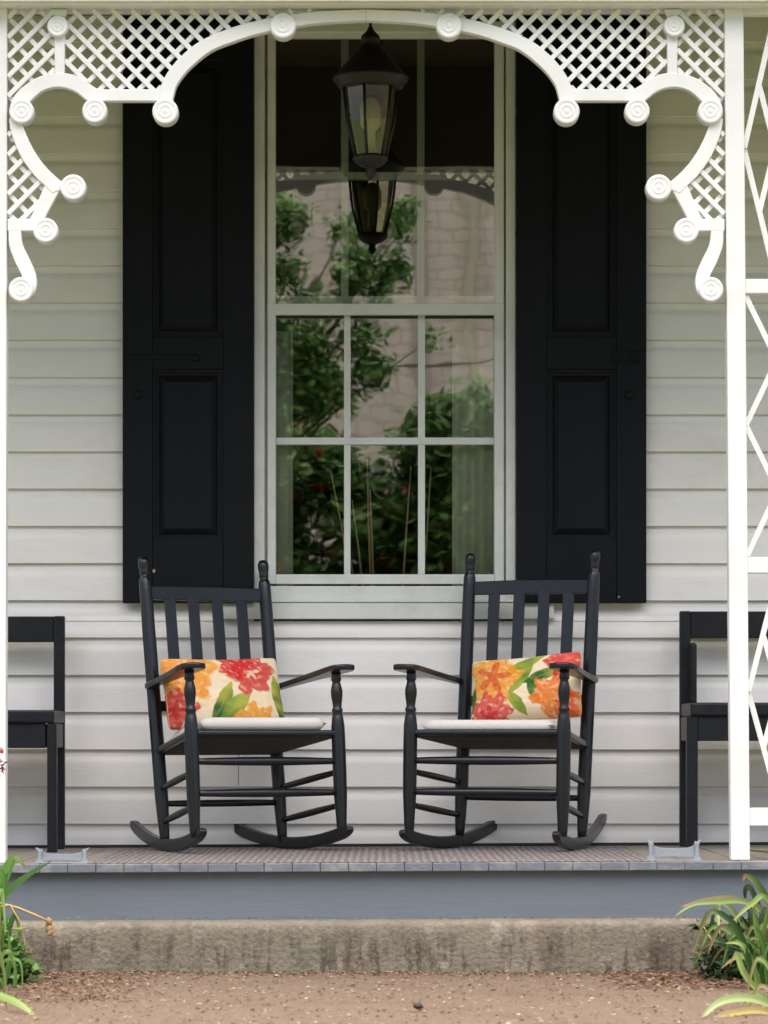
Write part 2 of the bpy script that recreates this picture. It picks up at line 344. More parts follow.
for x0, y0, x1, y1 in ((352, 590, 331, 472), (364, 600, 352, 500), (371, 590, 367, 459), (374, 600, 370, 490), (402, 600, 411, 466), (421, 600, 431, 468), (358, 600, 343, 520)):
    Y = 1.86; mb = MB(); ox, oz = dv.location.x, dv.location.z
    mb.tube([(PX(x0, Y) - ox, rr.uniform(-.03, .03), PZ(y0, Y) - oz), (PX((x0 + x1) / 2 + rr.uniform(-1, 1), Y) - ox, .01, PZ((y0 + y1) / 2, Y) - oz), (PX(x1, Y) - ox, rr.uniform(-.05, .05), PZ(y1, Y) - oz)], [.005, .0045, .003], 6)
    mb.build('stem', M['twig'], dv)

# ------------------------------------------------------------------ porch
porch = thing('porch', 'grey painted porch floor with white beam overhead', 'porch')
b = MB(); x = -3.2; i = 0; rs = random.Random(8); bw = 28 * 11 / F
while x < 3.2:
    e = rs.uniform(-.004, .004); dz = rs.uniform(-.0015, .0015)
    b.box(x, x + bw - .0035, -.015 + e, WY - .015, DZ - .027 + dz, DZ - .0001 + dz * .3); x += bw
b.build('floor_boards', M['deck'], porch, .003, 2)
b = MB(); x = -3.2
while x < 3.2:
    e = rs.uniform(-.003, .003); b.box(x, x + bw - .0016, -.026 + e * .3, -.0145 + e * .3 - .006, DZ - .029, DZ + .0005 + rs.uniform(-.0006, .0006)); x += bw
b.build('edge_strip', M['nosing'], porch, .003, 2)
b = MB(); b.box(-3.2, 3.2, .012, .05, .12, DZ - .03); b.build('fascia_board', M['fascia'], porch)
b = MB(); b.box(-3.2, 3.2, WY - .014, WY + .01, DZ + .0, DZ + .012); b.build('floor_gap_strip', M['wire'], porch)
b = MB(); b.box(-3.6, 3.6, 0.0, .16, PZ(4.2, 0), 3.76); b.box(-3.6, 3.6, -.02, -.001, PZ(1.0, -.02), 3.9); b.build('beam', M['white'], porch, .004)
b = MB(); b.box(-3.6, 3.6, .1605, .185, PZ(4.2, 0) + .002, 3.764); b.build('added_dark_board', M['ceiling'], porch, .003)  # added dark board: keeps the beam's mirrored back and the wall top dim
b = MB(); b.box(-3.6, 3.6, .1855, WY + .0, 3.765, 3.80); b.build('ceiling', M['ceiling'], porch)
b = MB(); b.quad((-3.8, -.35, 3.9), (3.8, -.35, 3.9), (3.8, WY, 4.6), (-3.8, WY, 4.6)); o = b.build('roof', M['roof'], porch)
s = o.modifiers.new('thick', 'SOLIDIFY'); s.thickness = .06
# concrete step
bm = bmesh.new(); nx, rows = 320, [(-.15, -.03), (-.15, .02), (-.15, .06), (-.15, .10), (-.15, .14), (-.148, .165), (-.143, .176), (-.13, .1815), (-.09, .183), (-.04, .182), (.02, .182)]
g = []
for i in range(nx + 1):
    x = -3.2 + 6.4 * i / nx; col = []
    for y, z in rows:
        n = noise.fractal((x * 9, y * 9, z * 9), 1, 2, 5); c = noise.fractal((x * 30, z * 30, 2), 1, 2, 3)
        edge = 1.8 if .15 < z and y < -.12 else 1
        col.append(bm.verts.new((x, y + .003 * n * edge + .0015 * c, z + .002 * n * edge)))
    g.append(col)
for p, q in zip(g, g[1:]):
    for k in range(len(rows) - 1): f = bm.faces.new((p[k], q[k], q[k + 1], p[k + 1])); f.smooth = True
me = bpy.data.meshes.new('concrete_step'); bm.to_mesh(me); bm.free(); me.materials.append(M['concrete'])
cs_ = new('concrete_step', me); cs_.rotation_euler.y = -SAG; cs_.location.z = -1.2 * SAG
tag(cs_, 'stained concrete footing along the foot of the porch', 'step')

# rug
rg = MB(); rg.box(PX(88, .02), PX(650, .02), .012, 1.45, DZ + .0006, DZ + .0035); rug = rg.build('rug', M['rug'], None, .002); rug.rotation_euler.y = -SAG; rug.location.z = -1.2 * SAG
for o in porch.children:
    if o.name.split('.')[0] in ('floor_boards', 'edge_strip', 'fascia_board', 'floor_gap_strip'): o.rotation_euler.y = -SAG; o.location.z = -1.2 * SAG
tag(rug, 'brownish ribbed rug lying under both rocking chairs', 'rug')

# ------------------------------------------------------------------ posts and trellises
YF = .06
def post(xt0, xt1, xb0, xb1, label):
    mb = MB(); z0, z1 = DZ + .001 + sag(PX(xb0, YF)), PZ(6.2, YF); d = .062
    v = []
    for (x0, x1, z) in ((xb0, xb1, z0), (xt0, xt1, z1)):
        for X, Y in ((PX(x0, YF), YF), (PX(x1, YF), YF), (PX(x1, YF), YF + d), (PX(x0, YF), YF + d)): v.append(mb.bm.verts.new((X, Y, z)))
    for f in ((3, 2, 1, 0), (4, 5, 6, 7), (0, 1, 5, 4), (1, 2, 6, 5), (2, 3, 7, 6), (3, 0, 4, 7)): mb.bm.faces.new([v[i] for i in f])
    o = mb.build('porch_post', M['white'], None, .004); tag(o, label, 'post', 'slim white porch posts')
post(-12, 7, -14, 5.5, 'slim white post at the edge of the photo beside the open ended bench')
post(724.5, 743.5, 731, 750, 'slim white post standing in front of the bench with the small upright')
post(807, 826, 813, 832, 'slim white post on the outer side of the diamond trellis')
post(-94, -75, -98, -79, 'slim white post farthest out on the plain bench side')
def trellis(side, label):
    T = lambda px: px if side > 0 else 732 - px
    t = thing('trellis', label, 'trellis', (PX(T(776), YF), YF, DZ)); ox, oz = t.location.x, t.location.z
    def sh(py): return 6.5 * (py - 7) / 850.0
    def P(px, py): return (PX(T(px + sh(py)), YF) - ox, 0.03, PZ(py, YF) - oz)
    for y0, y1 in ((7.2, 14), (278.5, 293), (557, 573), (808, 826)):
        a = P(743.3, y0); c = P(807, y1); x0, x1 = sorted((a[0], c[0])); r = MB(); r.box(x0, x1, .010, .052, c[2], a[2]); r.build('rail', M['white'], t, .003)
    mb = MB(); xl, xr, xm = 744, 806, 775
    def sl(a, c, d): a, c = list(P(*a)), list(P(*c)); a[1] = c[1] = d; mb.bar(a, c, .0185, .010)
    for (y0, y1) in ((15, 278), (574, 808)):
        ym = (y0 + y1) / 2; q = .235 * (y1 - y0)
        sl((xl, ym), (xm, y0), .024); sl((xr, ym), (xm, y1), .024); sl((xl, ym), (xm, y1), .036); sl((xr, ym), (xm, y0), .036)
        sl((xl + 15.5, ym - q), (xr - 15.5, ym + q), .0265); sl((xr - 15.5, ym - q), (xl + 15.5, ym + q), .0385)
    for y0, y1 in ((294, 425), (425, 556)):
        sl((xl, y0 + 1), (xr, y1 - 1), .024); sl((xr, y0 + 1), (xl, y1 - 1), .036)
    mb.build('lattice', M['white'], t)
trellis(1, 'white diamond trellis panel in front of the bench with the small upright')
trellis(-1, 'white diamond trellis panel just outside the photo on the plain bench side')

# ------------------------------------------------------------------ gingerbread frieze
fr = thing('gingerbread_trim', 'white lattice frieze with a central arch and round rosettes', 'trim', (PX(366, YF), YF, PZ(7, YF)))
fx, fz = fr.location.x, fr.location.z
def Q(px, py): return (PX(px, YF) - fx, PZ(py, YF) - fz)
def mir(l): return [(732 - x, y) for x, y in l]
def smooth(pts, n=4):
    o = []
    for i in range(len(pts) - 1):
        p0, p1, p2, p3 = pts[max(i - 1, 0)], pts[i], pts[i + 1], pts[min(i + 2, len(pts) - 1)]
        for k in range(n):
            t = k / n
            o.append(tuple(.5 * (2 * p1[c] + (p2[c] - p0[c]) * t + (2 * p0[c] - 5 * p1[c] + 4 * p2[c] - p3[c]) * t * t + (3 * p1[c] - p0[c] - 3 * p2[c] + p3[c]) * t ** 3) for c in (0, 1)))
    return o + [pts[-1]]
archU = smooth([(158, 104), (160.5, 87), (167, 73), (180, 57), (200, 41), (227, 29), (256, 20.5), (285, 15), (320, 11), (366, 9)])
archL = smooth([(172, 104), (174, 94), (178, 83), (190, 68), (211, 51), (233, 42), (256, 34.5), (285, 28.5), (320, 23), (366, 20.5)])
smU = smooth([(9.5, 112), (10.5, 104), (15.6, 94), (25, 85), (38, 77), (53, 73), (66, 73), (79, 77), (90, 84), (98, 89)])
smL = smooth([(25, 107), (30, 101.5), (40.6, 92), (50, 88), (59, 87), (68, 88.5), (77, 92.5), (88, 101), (97, 103)])
sbR = smooth([(20, 118), (26, 134), (35, 152), (47, 168), (61, 181), (70, 187)])
sbL = smooth([(9, 118), (11, 132), (20, 155), (33, 174), (44, 185), (52, 193)])
tailR = smooth([(21, 230), (22.5, 244), (29, 258), (35, 272), (36.5, 284), (33, 295), (24, 301)])
tailL = smooth([(8.5, 230), (9, 245), (15, 262), (22, 276), (23, 284), (22, 290), (19, 294)])
def Yb(): return 0.0, .040
for sgn in (0, 1):
    G = (lambda l: l) if sgn == 0 else mir
    def sl_(l, a, c, name, bev=.004):
        mb = MB(); mb.slab([Q(*p) for p in G(l)], a, c); return mb.build(name, M['white'], fr, bev, 3)
    sl_(archU + archL[::-1], 0, .040, 'arch_band')
    sl_([(95, 89), (160, 89), (160, 101), (95, 101)], .0015, .0385, 'bottom_rail')
    sl_(smU + smL[::-1], .001, .039, 'scallop_band')
    sl_([(54, 16), (65, 16), (64.5, 74), (54.5, 74)], .003, .037, 'drop')
    sl_([(50, 8.7), (68, 8.7), (65, 16), (54, 16)], .002, .036, 'drop_block')
    sl_(sbR + sbL[::-1], .001, .039, 'side_band')
    sl_([(45, 184), (57, 186), (60, 190), (42, 222), (29, 221)], .003, .0375, 'brace_band')
    sl_([(7.3, 218.5), (38, 218.5), (42, 231), (7.3, 231)], .0015, .0385, 'lower_rail')
    sl_(tailR + tailL[::-1], .002, .038, 'tail_scroll')
    for px, py, r in ((58, 27, 10.5), (22, 112, 12.5), (95, 111.5, 12.5), (165.5, 112, 13), (283, 26.5, 13), (73.5, 188, 13), (46, 231, 12.5), (21.5, 290, 12.5)):
        x, z = Q(*G([(px, py)])[0]); r_ = r * 11.06 / F; mb = MB()
        mb.lathe([(r_ * .9, -.046), (r_, -.040), (r_, .012), (r_ * .95, .0175), (r_ * .80, .0185), (r_ * .66, .0155), (r_ * .62, .015), (r_ * .55, .0165), (r_ * .46, .0182), (r_ * .38, .0172), (r_ * .30, .0152), (r_ * .2, .0168), (0, .018)], (x, 0.0, z), (0, -1, 0), 28)
        mb.build('rosette', M['white'], fr)
    # lattice slats, two crossing layers clipped to the openings between the bands
    regs = [([(7.3, 8.7), (54.5, 8.7), (54.5, 74)] + [p for p in smU[::-1] if p[0] < 54] + [(7.3, 112)], 1),
            ([(64.5, 8.7)] + [(366, 8.7)] + archU[::-1][:-4] + [(160, 95), (98, 95)] + [p for p in smU[::-1] if p[0] > 64.5] + [(64.5, 74)], -1),
            ([(7.3, 112), (9, 118)] + sbL + [(47, 188), (35, 224), (7.3, 224)], 1)]
    mb = MB()
    for poly, first in regs:
        if len(poly) and poly[0][1] > 100: poly = poly
        for lay in (0, 1):
            s_ = first if lay == 0 else -first; yy = .014 if lay == 0 else .026; sp = 19.6
            off = 5.0 if lay == 0 else 11.0
            for n in range(-30, 60):
                c = n * sp + off                    # line x + s*y = c
                hits = []
                for i in range(len(poly)):
                    a, q = poly[i], poly[(i + 1) % len(poly)]; fa = a[0] + s_ * a[1] - c; fb = q[0] + s_ * q[1] - c
                    if (fa > 0) != (fb > 0): t = fa / (fa - fb); hits.append((a[0] + (q[0] - a[0]) * t, a[1] + (q[1] - a[1]) * t))
                hits.sort()
                for h0, h1 in zip(hits[::2], hits[1::2]):
                    if h1[0] - h0[0] < 2.5: continue
                    p = G([h0, h1]); a, q = Q(*p[0]), Q(*p[1])
                    mb.bar((a[0], yy, a[1]), (q[0], yy, q[1]), .0165, .0105)
    mb.build('lattice', M['white'], fr, .0015, 1)

# ------------------------------------------------------------------ lantern
LY = .75; lx = PX(370.5, LY)
la = thing('hanging_lantern', 'bronze glass lantern hanging from the porch ceiling before the window', 'lantern', (lx, LY, PZ(82, LY)))
lz = la.location.z
def LZ(py): return PZ(py, LY) - lz
pxm = (LY - CY) / F
mb = MB(); mb.tube([(0, 0, 3.765 - lz), (0, 0, LZ(28))], .006, 10); mb.lathe([(.05, 3.765 - lz), (.045, 3.745 - lz), (.015, 3.735 - lz)], n=16); mb.build('rod', M['lantern'], la)
mb = MB(); P_ = [(2, 27), (4, 31), (9, 36), (10, 41), (8, 44), (12, 49), (20, 58), (28, 67), (34, 74), (38, 78), (37.5, 81), (34, 83), (33, 87), (30, 89)]
mb.lathe([(r * pxm, LZ(y)) for r, y in P_], n=32); mb.build('cap', M['lantern'], la)
mb = MB()
for k in range(6):
    a = k * math.pi / 3 + .3
    for (q, y0), (q2, y1) in (((28, 88), (15.5, 158)),):
        mb.tube([(math.cos(a) * q * pxm, math.sin(a) * q * pxm, LZ(y0)), (math.cos(a) * 24.5 * pxm, math.sin(a) * 24.5 * pxm, LZ(122)), (math.cos(a) * q2 * pxm, math.sin(a) * q2 * pxm, LZ(y1))], .0055, 6)
mb.build('cage', M['lantern'], la)
mb = MB(); n = 6; rings = []
for q, y in ((26, 89), (22.5, 122), (14.5, 158)): rings.append([mb.bm.verts.new((math.cos(k * math.pi / 3 + .3) * q * pxm, math.sin(k * math.pi / 3 + .3) * q * pxm, LZ(y))) for k in range(6)])
for a, c in zip(rings, rings[1:]):
    for k in range(6): mb.bm.faces.new((a[k], a[(k + 1) % 6], c[(k + 1) % 6], c[k]))
mb.build('glass_pane', M['lglass'], la)
mb = MB(); mb.lathe([(17 * pxm, LZ(156)), (18 * pxm, LZ(159)), (16 * pxm, LZ(162)), (11 * pxm, LZ(166)), (5 * pxm, LZ(168)), (4 * pxm, LZ(171)), (5.5 * pxm, LZ(174)), (3 * pxm, LZ(178)), (.001, LZ(180))], n=24); mb.build('base', M['lantern'], la)
mb = MB(); mb.lathe([(5 * pxm, LZ(156)), (5 * pxm, LZ(132)), (10 * pxm, LZ(126)), (11 * pxm, LZ(108)), (7 * pxm, LZ(100)), (2 * pxm, LZ(97))], n=20); mb.build('bulb', mat('frosted_glass', (.42, .39, .27), .3, .03), la)

# ------------------------------------------------------------------ rocking chairs
def make_chair():
    t = thing('rocking_chair', '', 'rocking chair', group='black porch rocking chairs')
    wf, wb, wt, yf, yr, yt, zf, zr, za, H = .305, .249, .256, -.196, .195, .296, .05, .045, .678, 1.157
    R0, y0 = 1.45, .037
    def rear(s, z): k = (z - zr) / (H - zr); return Vector((s * (wb + (wt - wb) * k), yr + (yt - yr) * k, z))
    m = M['chair']
    for s in (-1, 1):
        # front post, turned
        mb = MB(); pr = [(.016, zf), (.0185, .07), (.021, .12), (.0255, .20), (.0265, .30), (.0265, .42), (.0255, .465), (.021, .50), (.0175, .512), (.021, .519), (.021, .526), (.0165, .534), (.0185, .552), (.0225, .580), (.0225, .598), (.017, .622), (.015, .630), (.0195, .637), (.0195, .645), (.017, .655), (.0195, za)]
        mb.lathe(pr, (s * wf, yf, 0)); mb.build('front_post', m, t)
        mb = MB(); a, e = rear(s, zr), rear(s, H); ax = e - a; Ln = ax.length
        pr = [(.0155, 0), (.019, .03), (.0225, .09), (.026, .18), (.026, Ln - .34), (.0245, Ln - .16), (.0235, Ln - .10), (.021, Ln - .085), (.0165, Ln - .078), (.0165, Ln - .070), (.0195, Ln - .064), (.0175, Ln - .056), (.0195, Ln - .045), (.0215, Ln - .03), (.0215, Ln - .018), (.017, Ln - .005), (.009, Ln)]
        mb.lathe(pr, a, ax); mb.build('back_post', m, t)
        # rocker, splayed board bent in a circle
        ya, yb_ = -.272, .59; top = []; bot = []; N_ = 56
        mb = MB(); rings = []
        for i in range(N_ + 1):
            k = i / N_; y = ya + (yb_ - ya) * k
            x = s * (.303 + (.210 - .303) * (y + .265) / .82)
            zl = R0 - math.sqrt(R0 * R0 - (y - y0) ** 2)
            h = .046
            if k < .06: h *= .35 + .65 * (k / .06) ** .5
            if k > .95: h *= .45 + .55 * ((1 - k) / .05) ** .5
            h0 = (0.046 - h) * .5
            th = .015
            rings.append([mb.bm.verts.new((x - th, y, zl + h0)), mb.bm.verts.new((x + th, y, zl + h0)), mb.bm.verts.new((x + th, y, zl + h0 + h)), mb.bm.verts.new((x - th, y, zl + h0 + h))])
        for p, q in zip(rings, rings[1:]):
            for k in range(4): mb.bm.faces.new((p[k], p[(k + 1) % 4], q[(k + 1) % 4], q[k]))
        mb.bm.faces.new(rings[0][::-1]); mb.bm.faces.new(rings[-1]); mb.build('rocker', m, t, .006, 3)
        # arm: a paddle outline in plan, tilted slightly
        out = [(-.268, -.018), (-.278, .0), (-.276, .030), (-.266, .050), (-.24, .060), (-.19, .058), (-.05, .045), (.10, .036), (.235, .034), (.252, .018), (.25, .004), (.20, -.004), (.10, -.012), (-.05, -.026), (-.18, -.040), (-.235, -.042), (-.258, -.034)]
        mb = MB(); f = []; g2 = []
        for y, o_ in out:
            k = (y + .2) / .42; x = s * (.300 + (o_) - (.300 - .262) * max(0, min(1, k))); z = .692 - .028 * (y + .28) / .5
            f.append(mb.bm.verts.new((x, y, z))); g2.append(mb.bm.verts.new((x, y, z - .022)))
        mb.bm.faces.new(f); mb.bm.faces.new(g2[::-1])
        for i in range(len(f)): mb.bm.faces.new((f[i], g2[i], g2[(i + 1) % len(f)], f[(i + 1) % len(f)]))
        mb.build('arm', m, t, .007, 3)
        for z0, z1 in ((.292, .257), (.165, .130)):
            a = Vector((s * wf, yf, z0)); e = rear(s, z1); L_ = [a.lerp(e, k / 8) for k in range(9)]
            mb = MB(); mb.tube(L_, [.010 + .0035 * math.sin(math.pi * k / 8) for k in range(9)], 12); mb.build('side_rung', m, t)
    for z in (.331, .213):
        mb = MB(); mb.tube([(-wf + 2 * wf * k / 12, yf, z) for k in range(13)], [.0115 + .0052 * math.sin(math.pi * k / 12) for k in range(13)], 12); mb.build('front_rung', m, t)
    a, e = rear(-1, .20), rear(1, .20); mb = MB(); mb.tube([a.lerp(e, k / 10) for k in range(11)], [.011 + .003 * math.sin(math.pi * k / 10) for k in range(11)], 12); mb.build('back_rung', m, t)
    # seat frame: four rails, then the woven seat inside
    A, B = Vector((-wf, yf, .436)), Vector((wf, yf, .436)); D_, E_ = rear(-1, .402), rear(1, .402)
    mb = MB()
    for p, q in ((A, B), (D_, E_), (A, D_), (B, E_)): mb.bar(p, q, *((.024, .026) if abs(p.y - q.y) < .01 else (.026, .026)), up=(0, 1, 0) if abs(p.y - q.y) < .01 else (1, 0, 0))
    mb.build('seat_frame', m, t, .009, 3)
    mb = MB(); v = []
    for dz in (.007, -.016):
        for P0, sx, dy in ((A, .01, .0), (B, -.01, .0), (E_, -.005, .0), (D_, .005, .0)): v.append(mb.bm.verts.new(P0 + Vector((sx, dy, dz))))
    for f in ((0, 1, 2, 3), (7, 6, 5, 4), (0, 4, 5, 1), (1, 5, 6, 2), (2, 6, 7, 3), (3, 7, 4, 0)): mb.bm.faces.new([v[i] for i in f])
    mb.build('seat', M['seat_weave'], t, .004)
    # back: curved top rail, lower rail, four slats
    def rail(z, h, bow, name):
        mb = MB(); rings = []; a, e = rear(-1, z), rear(1, z)
        for k in range(13):
            p = a.lerp(e, k / 12); p.y += bow * math.sin(math.pi * k / 12); hh = h * (1 + (.10 * math.sin(math.pi * k / 12)))
            rings.append([mb.bm.verts.new(p + Vector((0, dy, dz))) for dy, dz in ((-.009, -h / 2), (.009, -h / 2), (.009 + .003, hh - h / 2), (-.009 + .003, hh - h / 2))])
        for p, q in zip(rings, rings[1:]):
            for k in range(4): f = mb.bm.faces.new((p[k], p[(k + 1) % 4], q[(k + 1) % 4], q[k]))
        mb.bm.faces.new(rings[0][::-1]); mb.bm.faces.new(rings[-1]); mb.build(name, m, t, .004, 2)
    rail(1.017, .052, .018, 'top_rail'); rail(.575, .04, .015, 'lower_rail')
    for k in range(4):
        u = .20 + .2 * k; lo = rear(-1, .58).lerp(rear(1, .58), u); hi = rear(-1, 1.012).lerp(rear(1, 1.012), u); bw_ = .016 * math.sin(math.pi * u)
        lo.y += bw_; hi.y += bw_; mb = MB(); mb.bar(lo, hi, .046, .011, up=(0, 1, 0)); mb.build('back_slat', m, t, .003)
    for c in t.children:
        if not c.name.startswith('rocker'): c.location.z = -.013
    return t
def pose(o, X, Y, yaw, pitch):
    R0, y0 = 1.45, .037
    low = y0 * math.sin(pitch) + R0 * math.cos(pitch) - R0
    o.location = (X, Y, DZ + .004 - low + sag(X)); o.rotation_euler = (pitch, 0, yaw)
ch = make_chair(); ch['label'] = 'black rocking chair turned inward, holding the red flowered pillow with an orange edge'
pose(ch, -.518, 1.092, .492, -.081)
ch2 = ch.copy(); C.objects.link(ch2); ch2['label'] = 'black rocking chair turned inward, holding the pillow with the big orange flower'
for c in list(ch.children): d = c.copy(); C.objects.link(d); d.parent = ch2
for c in ch2.children:
    if not c.name.startswith('rocker'): c.location.z = -.001
pose(ch2, .450, 1.12, -.385, -.035)

def chair_m(o): return Matrix.Translation(o.location) @ o.rotation_euler.to_matrix().to_4x4()
def seat_pad(o, label):
    mb = MB(); n = 22; tilt = math.atan2(-.034, .39); th = .047
    def surf(u, v, top):
        x = u * (.265 - .035 * (v + 1) / 2); y = v * .185
        e = max(0, 1 - abs(u) ** 26) ** .28 * max(0, 1 - abs(v) ** 26) ** .28
        tuft = sum(math.exp(-(((u - a) ** 2 + (v - c) ** 2) / .012)) for a in (-.5, .5) for c in (-.45, .45))
        return (x, y, th / 2 + (th / 2 * e - .004 * tuft) * (1 if top else -1))
    for top in (1, 0):
        g = [[mb.bm.verts.new(surf(-1 + 2 * i / n, -1 + 2 * j / n, top)) for i in range(n + 1)] for j in range(n + 1)]
        for j in range(n):
            for i in range(n): f = mb.bm.faces.new((g[j][i], g[j][i + 1], g[j + 1][i + 1], g[j + 1][i])); f.smooth = True
    bmesh.ops.remove_doubles(mb.bm, verts=mb.bm.verts, dist=.0005)
    s = mb.build('seat_pad', M['pad']); tag(s, label, 'seat pad', 'thin white seat pads')
    m = chair_m(o) @ Matrix.Translation((0, -.012, .4225)) @ Matrix.Rotation(tilt, 4, 'X'); s.location = m.to_translation(); s.rotation_euler = m.to_euler()
seat_pad(ch, 'thin white pad on the seat under the red flowered pillow')
seat_pad(ch2, 'thin white pad on the seat under the orange flower pillow')

# painted floral cloth
CR, ORG, YEL, RED, PNK, GRN, LGR, DGR = map(s2l, ((236, 218, 186), (228, 132, 36), (232, 176, 66), (192, 24, 30), (224, 92, 82), (100, 136, 54), (168, 172, 74), (52, 96, 50)))
def mixc(a, b, t): t = max(0, min(1, t)); return tuple(a[i] * (1 - t) + b[i] * t for i in range(3))
def flower(c, u, v, cx, cy, r, petals, ph, col, col2, core=None, asp=1.6, heart=.28):
    dx, dy = (u - cx) * asp, v - cy; d = math.hypot(dx, dy); th = math.atan2(dy, dx)
    rr = r * (1 + .16 * math.sin(petals * th + ph) + .06 * math.sin(petals * 2.3 * th + 1) + .10 * noise.noise((u * 22, v * 15, ph)))
    if d < rr:
        k = d / rr; t = .5 + .5 * math.sin(th * petals * 2.1 + ph + 5 * noise.noise((u * 9, v * 7, ph))); t = t * .55 + .45 * (.5 + noise.noise((u * 16, v * 20, ph)))
        c2 = mixc(col, col2, t * (.35 + .65 * k))
        c2 = mixc(c2, CR, .38 * max(0, min(1, (noise.noise((u * 26 + v * 9, v * 16 - u * 8, ph)) - .18) * 4)))
        c = mixc(c, c2, min(.92, (1 - k) * 10))
        if core and d < rr * heart * (1.2 + .5 * math.sin(th * 5 + ph)): c = mixc(c, core, .65 + .3 * noise.noise((u * 30, v * 20, 5)))
    return c
def leafp(c, u, v, cx, cy, L_, W_, ang, col, col2, asp=1.6):
    dx, dy = (u - cx) * asp, v - cy; a = dx * math.cos(ang) + dy * math.sin(ang); b_ = -dx * math.sin(ang) + dy * math.cos(ang)
    if abs(a) < L_:
        w = W_ * (1 - (a / L_) ** 2) * (1 + .15 * noise.noise((u * 14, v * 14, cx)))
        if abs(b_) < w: c = mixc(c, mixc(col, col2, .5 + .5 * (a / L_) + .8 * noise.noise((u * 8, v * 8, cy))), min(1, (1 - abs(b_) / w) * 6)); 
        if abs(b_) < w * .06: c = mixc(c, col2, .5)
    return c
def paintA(u, v):
    c = mixc(CR, YEL, .25 * max(0, noise.noise((u * 5, v * 5, 1))))
    c = flower(c, u, v, .11, .80, .46, 5, .4, ORG, YEL, None)
    c = flower(c, u, v, .03, .24, .27, 4, 1.7, RED, PNK, s2l((160, 15, 25)))
    c = leafp(c, u, v, .42, .30, .34, .11, 1.1, DGR, LGR); c = leafp(c, u, v, .53, .24, .30, .13, .75, GRN, LGR)
    c = flower(c, u, v, .70, -.02, .30, 7, 2.0, YEL, ORG, None)
    c = flower(c, u, v, .70, .74, .33, 6, .9, RED, PNK, CR, heart=.2); c = flower(c, u, v, .58, .88, .24, 5, 2.2, RED, s2l((220, 60, 55)), None)
    c = leafp(c, u, v, .95, .32, .38, .13, 1.75, DGR, LGR)
    return c
def paintB(u, v):
    c = mixc(CR, YEL, .2 * max(0, noise.noise((u * 5, v * 5, 4))))
    c = leafp(c, u, v, .52, .82, .36, .10, .5, GRN, LGR); c = leafp(c, u, v, .50, .58, .30, .09, .9, LGR, GRN); c = leafp(c, u, v, .70, .62, .30, .10, .35, DGR, LGR)
    c = leafp(c, u, v, .46, .22, .24, .09, -1.0, LGR, GRN); c = leafp(c, u, v, .62, .38, .24, .08, -1.2, DGR, GRN)
    c = flower(c, u, v, .24, .66, .40, 5, 1.2, ORG, YEL, s2l((200, 60, 35)), heart=.35)
    c = flower(c, u, v, .20, .08, .34, 8, .3, PNK, RED, s2l((190, 30, 50))); c = leafp(c, u, v, .02, .32, .22, .07, 1.3, GRN, DGR)
    c = flower(c, u, v, .78, .30, .30, 6, .6, ORG, s2l((225, 90, 40)), None); c = flower(c, u, v, .94, .12, .26, 5, 2.6, s2l((215, 50, 30)), ORG, None)
    c = flower(c, u, v, .92, .88, .32, 6, 1.0, RED, s2l((235, 70, 60)), PNK)
    return c
def pillow(o, paint, label, loc, rot, w, h, th):
    nx, ny = 150, 84; bm = bmesh.new(); cols = []
    def P3(i, j, side):
        u = -1 + 2 * i / nx; v = -1 + 2 * j / ny
        e = (max(0, 1 - abs(u) ** 3.2) ** .42) * (max(0, 1 - abs(v) ** 3.2) ** .42)
        px = u * (1 - .06 * (1 - v * v) ) * w / 2; pz = v * (1 - .10 * (1 - u * u)) * h / 2
        cf = 1 - .055 * (abs(u) ** 5) * (abs(v) ** 5); px *= cf; pz *= cf
        wr = .004 * noise.noise((u * 3, v * 3, side * 4 + 2)) + .002 * noise.noise((u * 9, v * 9, side))
        return Vector((px, side * (th / 2 * e + wr * (e > 0.05)), pz))
    for side in (-1, 1):
        g = [[bm.verts.new(P3(i, j, side)) for i in range(nx + 1)] for j in range(ny + 1)]
        for j in range(ny):
            for i in range(nx):
                q = (g[j][i], g[j][i + 1], g[j + 1][i + 1], g[j + 1][i]); f = bm.faces.new(q if side < 0 else q[::-1]); f.smooth = True
                cols.append(paint((i + .5) / nx, (j + .5) / ny))
    me = bpy.data.meshes.new('pillow'); bm.to_mesh(me); bm.free(); add_col(me, cols); me.materials.append(M['print'])
    p = new('pillow', me); tag(p, label, 'pillow', 'floral pillows on the chairs')
    m = chair_m(o) @ Matrix.Translation(loc) @ (Matrix.Rotation(rot[2], 4, 'Z') @ Matrix.Rotation(rot[0], 4, 'X') @ Matrix.Rotation(rot[1], 4, 'Y')); p.location = m.to_translation(); p.rotation_euler = m.to_euler()
    # piping round the rim
    mb = MB(); pts = []
    for i in range(nx): pts.append(P3(i, 0, 0))
    for j in range(ny): pts.append(P3(nx, j, 0))
    for i in range(nx): pts.append(P3(nx - i, ny, 0))
    for j in range(ny): pts.append(P3(0, ny - j, 0))
    pts = pts[::6] + [pts[0]]; mb.tube(pts, .0022, 6); mb.build('piping', mat('piping_cloth', s2l((214, 170, 110)), .9), p)
pillow(ch, paintA, 'red flowered cream pillow with orange corner on a rocking chair', (-.022, .118, .600), (-.20, -.02, 0), .505, .292, .15)
pillow(ch2, paintB, 'cream pillow with a big orange flower, leaning on a rocking chair', (.046, .118, .612), (-.22, -.085, 0), .455, .268, .15)

